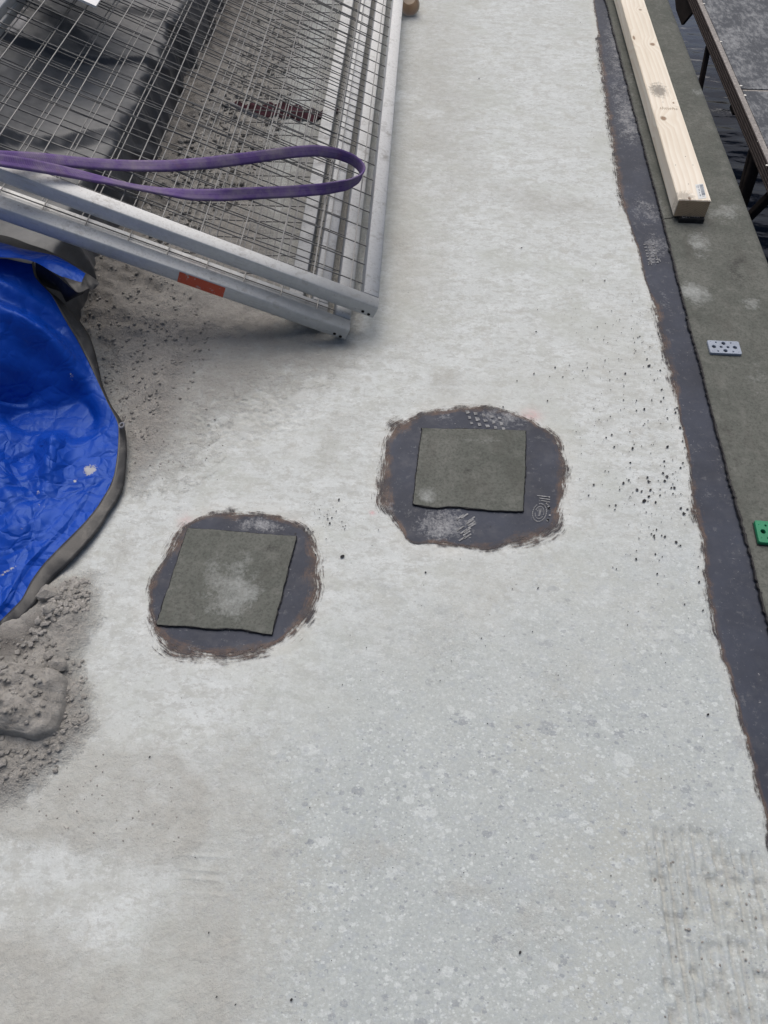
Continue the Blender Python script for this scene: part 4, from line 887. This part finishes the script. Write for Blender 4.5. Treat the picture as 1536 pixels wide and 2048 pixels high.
PC = panel(np.array([-.316, 1.552, .002]), .6, 1.2, .46, 2.6, 'lowest galvanised mesh panel with narrow bars lying flat on the slab', .021, .065, .0803, .06, 4, w_wire=.7, rail=False, lefttube=False, bend=.5, slant=.55)

# ---- white board on the top panel, white bag beyond it
def onA(x, y, h):
    n = PA[3]; q = KA+n*h; dd = ray(x, y); return CAM+dd*(((q-CAM)@n)/(dd@n))
c0 = onA(192, 12, S+.007); d, l, n = PA[1:]
V = []
for hh in (-.006, 0):
    for u_, v_ in ((0, 0), (.34, 0), (.34, .5), (0, .5)): V.append(tuple(c0+d*u_+l*v_+n*(hh)))
tag(obj('white_board', V, [(0, 1, 2, 3)[::-1], (4, 5, 6, 7), (0, 1, 5, 4), (1, 2, 6, 5), (2, 3, 7, 6), (3, 0, 4, 7)], MAT['white']), 'flat white board lying on top of the mesh panels', 'board')
nu, nv = 60, 70; a = np.linspace(0, 2*math.pi, nu); b = np.linspace(.0, math.pi/2, nv); A, B = np.meshgrid(a, b, indexing='ij')
sgn = lambda q, p: np.sign(q)*np.abs(q)**p
bx = .62*sgn(np.cos(A), .5)*sgn(np.cos(B), .35); by = .95*sgn(np.sin(A), .5)*sgn(np.cos(B), .35); bz = .47*sgn(np.sin(B), .55)
dn = 1+.06*fbm(A*3+9, B*4, 3, 5)+.035*ridged(A*7, B*9, 3, 6)
V = np.stack([-1.86+bx*dn, 2.75+by*dn, bz*dn*.98], -1).reshape(-1, 3)
tag(obj('bulk_bag', V, gridfaces(nu, nv), MAT['bag'], None, True), 'crumpled white woven bulk bag beyond the fence panel upright', 'bag')

# ================================================================== PURPLE SLING
# (px, py, height over panel A's wires, tilt of the band: 0 flat, 90 on edge)
SLN = [(-140, 300, .055, 12), (-60, 308, .05, 12), (0, 316, .045, 12), (60, 317, .035, 10), (130, 323, .018, 8), (200, 328, .012, 8), (270, 332, .010, 10), (340, 332, .010, 14), (420, 326, .012, 20), (500, 316, .014, 28), (570, 306, .017, 34), (630, 301, .020, 44), (675, 307, .022, 62), (706, 319, .023, 80), (723, 334, .023, 90), (727, 346, .023, 88), (718, 358, .023, 80), (695, 370, .021, 66), (650, 378, .018, 50), (590, 383, .014, 40), (520, 386, .010, 32), (440, 390, .008, 22), (380, 390, .008, 14), (330, 384, .009, -8), (270, 373, .012, -18), (200, 359, .016, -14), (130, 343, .030, -4), (60, 329, .044, 4), (0, 321, .052, 8), (-60, 312, .055, 8), (-140, 303, .058, 8)]
pl = np.array([np.r_[onA(x, y, S*.55+.004+h), ang] for x, y, h, ang in SLN]); pl = resample(pl, .007, False, 6)
Wd = .032; V = []; AC = []; cross = 6; dd, ll, nn = PA[1:]
for i in range(len(pl)):
    a = R(pl[i, 3]); wv = ll*math.cos(a)+nn*math.sin(a); t = pl[min(i+1, len(pl)-1), :3]-pl[max(i-1, 0), :3]; t /= np.linalg.norm(t)
    wv = wv-t*(wv@t); wv /= np.linalg.norm(wv); nv_ = np.cross(t, wv)
    for k in range(cross):
        q = k/(cross-1); V.append(pl[i, :3]+wv*Wd*(q-.5)*.92+nv_*.0022*math.cos((q-.5)*math.pi)*(1 if k in (0, cross-1) else .4)+nv_*.0022*float(fbm(np.array([i*.06]), np.array([q*2]), 2, 5)[0])); AC.append(q)
V = np.array(V)
so_ = obj('lifting_sling', V, gridfaces(len(pl), cross), MAT['sling'], None, True, dict(across=np.array(AC)))
md = so_.modifiers.new('thickness', 'SOLIDIFY'); md.thickness = .005; md.offset = 0
tag(so_, 'purple webbing lifting sling looped across the topmost mesh panel', 'sling')

# ================================================================== BLUE TARPAULIN
HIN = [(0, 1243), (23, 1220), (44, 1199), (62, 1162), (86, 1129), (122, 1092), (167, 1048), (193, 1017), (219, 975), (229, 949), (236, 902), (238, 848), (216, 807), (193, 757), (169, 708), (154, 679), (130, 640), (104, 590), (86, 572), (69, 554), (64, 528)]
HOUT = [(0, 1277), (26, 1254), (52, 1230), (76, 1203), (100, 1160), (141, 1126), (180, 1084), (208, 1045), (245, 985), (251, 946), (255, 902), (250, 850), (222, 810), (205, 770), (190, 700), (178, 668), (150, 630), (114, 594), (90, 576), (73, 556), (69, 524)]
ZH = [.012, .014, .016, .018, .02, .022, .022, .022, .022, .024, .03, .04, .055, .07, .095, .115, .145, .18, .195, .21, .225]
ZL = [.05, .055, .055, .055, .055, .055, .055, .06, .06, .065, .07, .085, .115, .17, .235, .27, .29, .30, .30, .295, .285]      # heights at the left, off frame
YLf = [1330, 1300, 1270, 1230, 1190, 1150, 1110, 1070, 1020, 980, 930, 880, 840, 800, 745, 700, 650, 590, 560, 535, 505]
hin = np.array([(*G(x, y, z), k) for k, ((x, y), z) in enumerate(zip(HIN, ZH))]); hout = np.array([(*G(x, y, max(z-.010, .004)), k) for k, ((x, y), z) in enumerate(zip(HOUT, ZH))])
lef = np.array([(*G(-330, y, z), k) for k, (y, z) in enumerate(zip(YLf, ZL))])
# run the tarp on a little below the frame at the near end
for arr in (hin, hout, lef): pass
NU = 170; kk = np.linspace(0, len(HIN)-1, NU)
ip = lambda arr: np.stack([np.interp(kk, np.arange(len(arr)), arr[:, c]) for c in range(3)], 1)
def sm(a, it=6):
    a = a.copy()
    for _ in range(it): a[1:-1] = .25*a[:-2]+.5*a[1:-1]+.25*a[2:]
    return a
hi, ho, le = sm(ip(hin)), sm(ip(hout)), sm(ip(lef), 10)
NV = 110; tv = np.linspace(0, 1, NV); P3 = np.zeros((NU, NV, 3))
prof_ = np.where(kk[:, None] < 13, sstep(0, .75, tv)[None, :]**.8, tv[None, :]**.9)
P3[..., :2] = hi[:, None, :2]*(1-tv)[None, :, None]+le[:, None, :2]*tv[None, :, None]
P3[..., 2] = hi[:, None, 2]*(1-prof_)+le[:, None, 2]*prof_
UU, VV2 = Pv(P3.reshape(-1, 3)); UU = UU.reshape(NU, NV); VV2 = VV2.reshape(NU, NV)
ein = sstep(0, .12, tv)[None, :]
xx_, yy_ = P3[..., 0], P3[..., 1]
fold = .030*(ridged(xx_*4+yy_*3.2, yy_*2-xx_*1.4, 2, 7)-.5)+.010*(ridged(xx_*11-yy_*6, yy_*9, 3, 9)-.5)+.004*fbm(xx_*30, yy_*30, 2, 3)
P3[..., 2] += fold*ein*(.5+.5*sstep(0, .3, tv)[None, :])
P3[..., 2] += (.05*blob(UU, VV2, 90, 690, 120, 20, 33)-.085*blob(UU, VV2, 30, 790, 110, 45, 12)-.045*blob(UU, VV2, 140, 810, 45, 50, 40)+.03*blob(UU, VV2, 40, 600, 70, 14, 25)-.025*blob(UU, VV2, 100, 640, 70, 14, 35)+.03*blob(UU, VV2, 110, 905, 22, 80, 8)-.025*blob(UU, VV2, 40, 900, 30, 60))*ein
low_ = .030+.006*fbm(xx_*9, yy_*9, 2, 13); P3[..., 2] = np.where(ein > .6, np.maximum(P3[..., 2], low_)+.15*np.minimum(0, P3[..., 2]-low_)*0, np.maximum(P3[..., 2], .012))
crk = .45+.55*sstep(820, 900, VV2)
spl = .95*blob(UU, VV2, 178, 938, 15, 12)+.7*blob(UU, VV2, 150, 960, 10, 4, -50)+.6*blob(UU, VV2, 15, 1145, 26, 5, -25)+.5*blob(UU, VV2, 85, 1015, 14, 5, 20)+.5*blob(UU, VV2, 22, 945, 7, 4)+.5*blob(UU, VV2, 145, 752, 14, 6, 10)+.5*blob(UU, VV2, 75, 985, 8, 6)+.45*blob(UU, VV2, 222, 900, 3, 12)+.4*blob(UU, VV2, 72, 1098, 5, 5)+.4*blob(UU, VV2, 48, 1065, 8, 6)
tp = empty('blue_tarpaulin', tuple(G(120, 1000))); TO = np.array(G(120, 1000))
obj('sheet', (P3-TO).reshape(-1, 3), gridfaces(NU, NV), MAT['tarp'], tp, True, dict(crinkle=crk.ravel(), splat=spl.ravel()))
hv = []
for i in range(NU):
    for q in np.linspace(0, 1, 6): p = hi[i]*(1-q)+ho[i]*q; hv.append(p+np.array([0, 0, .0012*math.sin(math.pi*q)+.001-.004*float(fbm(np.array([kk[i]*2.2]), np.array([q]), 2, 4)[0])*q]))
hv = np.array(hv); hv[:, 2] = np.maximum(hv[:, 2], .004)
hm = obj('hem', hv-TO, gridfaces(NU, 6)[:, ::-1], MAT['hem'], tp, True); md = hm.modifiers.new('thickness', 'SOLIDIFY'); md.thickness = .0008; md.offset = 1
# grommet
gc = np.array(G(244.5, 853, .043)); gv = []
for i in range(14):
    a = 2*math.pi*i/14
    for j in range(6): b = 2*math.pi*j/6; rr = .0062+.0024*math.cos(b); gv.append((gc[0]+rr*math.cos(a)*.8, gc[1]+rr*math.sin(a)*1.15, gc[2]+.0024*math.sin(b)+.004))
Fc = [(i*6+j, ((i+1) % 14)*6+j, ((i+1) % 14)*6+(j+1) % 6, i*6+(j+1) % 6) for i in range(14) for j in range(6)]
obj('grommet', np.array(gv)-TO, Fc, MAT['rod'], tp, True)
# folded corner lying back over the kerb stack
def loft(rows, name, mat, nu=40, nv=14, amp=.006, seed=1, attrs=None):
    rr = [sm(resample(np.array([G(x, y, z) for x, y, z in r]), 1e-6+np.sum(np.linalg.norm(np.diff([G(x, y, z) for x, y, z in r], axis=0), axis=1))/nu, False, 0)[:nu], 2) for r in rows]
    k = min(len(q) for q in rr); rr = np.array([q[:k] for q in rr]); t0 = np.linspace(0, 1, len(rr)); t1 = np.linspace(0, 1, nv)
    Q = np.stack([[np.interp(t1, t0, rr[:, i, c]) for c in range(3)] for i in range(k)]).transpose(0, 2, 1)
    Q[..., 2] += amp*fbm(Q[..., 0]*18, Q[..., 1]*18, 3, seed)*np.sin(np.linspace(0, math.pi, nv))[None, :]
    q = (Q-TO).reshape(-1, 3); return obj(name, q, gridfaces(k, nv), mat, tp, True, dict(crinkle=np.full(len(q), .6), splat=np.zeros(len(q))))
fc_ = loft([[(-150, 470, .30), (0, 484, .262), (37, 496, .258), (86, 506, .252), (112, 511, .246), (150, 533, .236), (171, 547, .228)],
      [(-150, 480, .31), (0, 500, .272), (40, 508, .268), (80, 516, .262), (110, 527, .252), (145, 545, .240), (168, 556, .230)],
      [(-150, 490, .31), (0, 515, .275), (40, 516, .27), (72, 524, .264), (100, 541, .25), (128, 556, .238), (163, 566, .230)]], 'folded_corner', MAT['tarp'])
loft([[(-150, 452, .275), (0, 469, .25), (26, 475, .248), (57, 488, .245), (93, 499, .242), (129, 518, .236), (150, 529, .230), (174, 546, .224)],
      [(-150, 473, .30), (0, 486, .260), (37, 498, .256), (86, 508, .250), (112, 513, .244), (150, 535, .234), (160, 541, .230), (172, 549, .226)]], 'folded_hem', MAT['hem'], nv=6, amp=.002)
loft([[(126, 553, .241), (150, 561, .237), (164, 565, .233), (172, 545, .230), (188, 556, .222), (199, 566, .215)],
      [(134, 562, .241), (150, 570, .237), (162, 572, .232), (174, 562, .226), (184, 566, .222), (196, 570, .215)],
      [(143, 575, .238), (156, 585, .232), (165, 583, .228), (178, 576, .224), (185, 581, .218), (192, 575, .212)]], 'corner_hem', MAT['hem'], nv=8, amp=.003)
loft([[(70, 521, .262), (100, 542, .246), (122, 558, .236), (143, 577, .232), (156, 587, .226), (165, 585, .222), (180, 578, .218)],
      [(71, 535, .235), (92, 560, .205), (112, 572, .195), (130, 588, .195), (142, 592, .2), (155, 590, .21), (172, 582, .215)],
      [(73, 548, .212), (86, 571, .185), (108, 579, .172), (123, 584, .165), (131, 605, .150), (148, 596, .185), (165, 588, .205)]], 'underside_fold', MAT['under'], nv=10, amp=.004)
tag(tp, 'crumpled shiny blue tarpaulin with black hem and folded back corner', 'tarpaulin')

# ================================================================== SOIL, RUBBLE, CUP
def rocks_mesh(items):
    V = []; Fc = []
    for x, y, z, s_, sd in items:
        rv, rf = rock(sd, 1, .5, .75); a = sd*1.7; ca, sa = math.cos(a), math.sin(a); b = len(V); ex = 1+.5*((sd*37) % 10)/10
        V += [(x+(p[0]*ex*ca-p[1]*sa)*s_, y+(p[0]*ex*sa+p[1]*ca)*s_, z+p[2]*s_) for p in rv]; Fc += [tuple(i+b for i in t) for t in rf]
    return V, Fc
rg = np.random.default_rng(21); it = []
def scatter(n, poly, s0, s1, pw=3.):
    p = np.array(poly, float); c = 0
    while c < n:
        x = rg.uniform(p[:, 0].min(), p[:, 0].max()); y = rg.uniform(p[:, 1].min(), p[:, 1].max())
        if not inpoly(np.array([x]), np.array([y]), p)[0]: continue
        q = G(x, y, .006); s_ = s0+(s1-s0)*rg.random()**pw; zz = gz(q[0], q[1]); it.append((q[0], q[1], zz+s_*.4, s_, int(rg.integers(1, 40)))); c += 1
scatter(520, [(75, 1260), (110, 1180), (150, 1150), (180, 1165), (175, 1220), (120, 1245), (60, 1300)], .0008, .0065, 3.2)
scatter(260, [(-40, 1300), (60, 1280), (170, 1310), (175, 1420), (150, 1510), (60, 1560), (-40, 1580)], .0008, .004)
scatter(420, [(170, 660), (230, 500), (330, 560), (440, 660), (380, 780), (330, 880), (270, 930), (245, 860), (205, 740)], .0008, .0045, 3.5)
scatter(300, [(260, 420), (430, 190), (520, 60), (600, 60), (560, 250), (480, 400), (380, 460)], .001, .006, 3)
scatter(120, [(250, 850), (420, 800), (450, 900), (330, 960), (255, 950)], .0006, .0025)
scatter(160, [(0, 1560), (200, 1500), (430, 1600), (420, 1720), (0, 1680)], .0005, .0018)
scatter(70, [(1300, 1680), (1536, 1740), (1536, 2040), (1330, 2040)], .0006, .003, 2)
V, Fc = rocks_mesh(it)
it = []
scatter(600, [(170, 640), (215, 540), (300, 540), (400, 600), (420, 680), (340, 780), (290, 880), (250, 860), (205, 740)], .001, .0055, 3.6)
scatter(900, [(215, 560), (330, 380), (430, 190), (520, 60), (600, 40), (570, 250), (480, 400), (380, 500)], .0016, .012, 2.6)
scatter(500, [(-40, 1290), (80, 1265), (165, 1320), (172, 1440), (110, 1540), (-40, 1600)], .0012, .006, 3.0)
V2, F2 = rocks_mesh(it); tag(obj('soil_crumbs', V2, F2, MAT['soil']), 'dark crumbly soil lumps heaped along the wrapped kerb stack and tarpaulin', 'soil', kind='stuff')
tag(obj('loose_grit', V, Fc, MAT['chip']), 'loose grit and crumbs of soil scattered along the tarpaulin', 'grit', kind='stuff')
STN = [(98, 1190, .020, 'flat pale rubble stone tucked under the tarpaulin hem'), (108, 1228, .013, 'rounded rubble stone at the foot of the tarpaulin hem'), (135, 1167, .007, None), (150, 1190, .006, None), (127, 1192, .007, None), (168, 1208, .006, None), (160, 1195, .007, None), (122, 1338, .016, 'round soil lump resting against the big soil clod'), (105, 1322, .009, 'small crumbling soil lump behind the big soil clod'), (41, 1310, .006, None), (53, 1299, .005, None), (150, 1331, .005, None), (57, 1557, .005, None), (45, 1552, .005, None), (15, 1530, .007, None), (18, 1508, .006, None), (275, 667, .005, None), (258, 697, .004, None), (70, 1268, .006, None), (283, 522, .006, None), (240, 740, .004, None), (215, 768, .006, None)]
for k, (x, y, s_, lab) in enumerate(STN):
    rv, rf = rock(100+k, 2 if s_ > .008 else 1, .3, .7); q = G(x, y, s_*.5); zz = max(gz(q[0], q[1]), 0)
    V = [(p[0]*s_*1.2, p[1]*s_, p[2]*s_) for p in rv]; o = obj('rubble_stone', V, rf, MAT['soil'], None, False); o.location = (q[0], q[1], zz+s_*.35); o.rotation_euler = (0, 0, k*1.3)
    if lab: tag(o, lab, 'stone')
    else: tag(o, 'small loose rubble stone lying on the dusty ground near the tarpaulin', 'stone', 'small rubble stones beside the tarpaulin')
# big clod: flat topped lump of dried soil
nu, nv = 120, 60; a = np.linspace(0, 2*math.pi, nu); b = np.linspace(0, 1, nv); A, B = np.meshgrid(a, b, indexing='ij')
oc = outline([(-190, 1370), (-60, 1345), (0, 1335), (40, 1345), (95, 1350), (138, 1358), (148, 1380), (140, 1420), (133, 1450), (125, 1480), (80, 1500), (30, 1490), (-40, 1490), (-160, 1500)], .004, True)
an = np.arctan2(oc[:, 1]-oc[:, 1].mean(), oc[:, 0]-oc[:, 0].mean()); cc_ = oc.mean(0); od = np.hypot(oc[:, 0]-cc_[0], oc[:, 1]-cc_[1]); so2 = np.argsort(an)
rad = np.interp((A+math.pi) % (2*math.pi)-math.pi, an[so2], od[so2], period=2*math.pi)
rr = np.minimum(B*1.18, 1.0)+np.clip(B-.85, 0, 1)*.45; hgt = np.where(B < .8, 1-.28*(B/.8)**3, .72-.95*(B-.8)/.2*.80)
cx_ = cc_[0]+rad*.94*rr*np.cos(A)*(1+.03*fbm(A*5, B*3, 3, 3)); cy_ = cc_[1]+.008+rad*.94*rr*np.sin(A)*(1+.03*fbm(A*5+3, B*3, 3, 4))
hz = .062*hgt+.012*fbm(cx_*18, cy_*18, 3, 7)+.006*(ridged(cx_*34, cy_*34, 3, 9)-.5)+.008*fbm(cx_*100, cy_*100, 3, 8)-.006
Pc = np.stack([cx_, cy_, hz], -1); Pc[-1] = Pc[0]
cl = obj('soil_clod', Pc.reshape(-1, 3), gridfaces(nu, nv)[:, ::-1], MAT['soil'], None, False); it = []; rgc = np.random.default_rng(33)
for _ in range(420):
    a_, q_ = rgc.uniform(0, 2*math.pi), math.sqrt(rgc.random())*.92; i_ = int(a_/(2*math.pi)*(nu-1)); j_ = int(q_*.80*(nv-1)); p_ = Pc[i_, j_]; s_ = .0008+.0055*rgc.random()**3.5
    it.append((p_[0], p_[1], p_[2]+s_*.3, s_, int(rgc.integers(1, 40))))
Vc, Fcc = rocks_mesh(it); tag(obj('clod_crumbs', Vc, Fcc, MAT['soil'], cl), kind='stuff')
tag(cl, 'large flat topped clod of dried grey soil at the slab edge', 'soil clod')
# paper cup lying on its side
qc = np.array(G(819, 33)); cup = empty('paper_cup', (qc[0], qc[1], 0)); cup.rotation_euler = (0, 0, R(4))
V = []; Fc = []; N = 28; stn = [(0., .0385), (.002, .0388), (.10, .029), (.10, .0275), (.0025, .0370), (0., .0375)]; r0 = .0395
for s_, rr in stn:
    for i in range(N): t = 2*math.pi*i/N; V.append((rr*math.cos(t), s_, .0400+rr*math.sin(t)*1.0))
for k in range(len(stn)-1):
    for i in range(N): Fc.append((k*N+i, k*N+(i+1) % N, (k+1)*N+(i+1) % N, (k+1)*N+i))
obj('cup_wall', V, Fc, MAT['card'], cup, True)
V = [(.0285*math.cos(2*math.pi*i/N), .088, .04+.0285*math.sin(2*math.pi*i/N)) for i in range(N)]; obj('cup_base', V, [tuple(range(N))], MAT['card'], cup)
V = []
for i in range(N):
    t = 2*math.pi*i/N
    for j in range(6): b_ = 2*math.pi*j/6; rr = .0385+.0016*math.cos(b_); V.append((rr*math.cos(t), .0016*math.sin(b_), .04+rr*math.sin(t)))
obj('rim', V, [(i*6+j, ((i+1) % N)*6+j, ((i+1) % N)*6+(j+1) % 6, i*6+(j+1) % 6) for i in range(N) for j in range(6)], MAT['cardrim'], cup, True)
tag(cup, 'empty tan paper cup lying on its side beside the fence upright', 'cup')
# scraps seen through the mesh
nu, nv = 50, 20; V = []
for i in range(nu):
    for j in range(nv):
        x = 470+i*4.2; y = 212+5*math.sin(i*.21)+(j-10)*(.35+1.1*math.sin(math.pi*(i+.5)/nu)**.7+.35*math.sin(i*.9)); q = G(x, y, .03); V.append((q[0], q[1], max(gz(q[0], q[1]), .0)+.006+.012*float(ridged(np.array([q[0]*9]), np.array([q[1]*22]), 3, 5)[0])*math.sin(math.pi*i/(nu-1))*math.sin(math.pi*j/(nv-1))))
tag(obj('cloth_rag', V, gridfaces(nu, nv)[:, ::-1], MAT['cloth'], None, True), 'crumpled dark maroon rag on the soil beneath the mesh panels', 'rag')
a = np.array(G(462, 208, .07)); b = np.array(G(512, 233, .06)); V, Fc = tube_data([a, (a+b)/2, b], circ(.006, 10)); tag(obj('conduit_offcut', V, Fc, MAT['rod'], None, True), 'short grey conduit offcut on the soil beside the maroon rag', 'conduit')
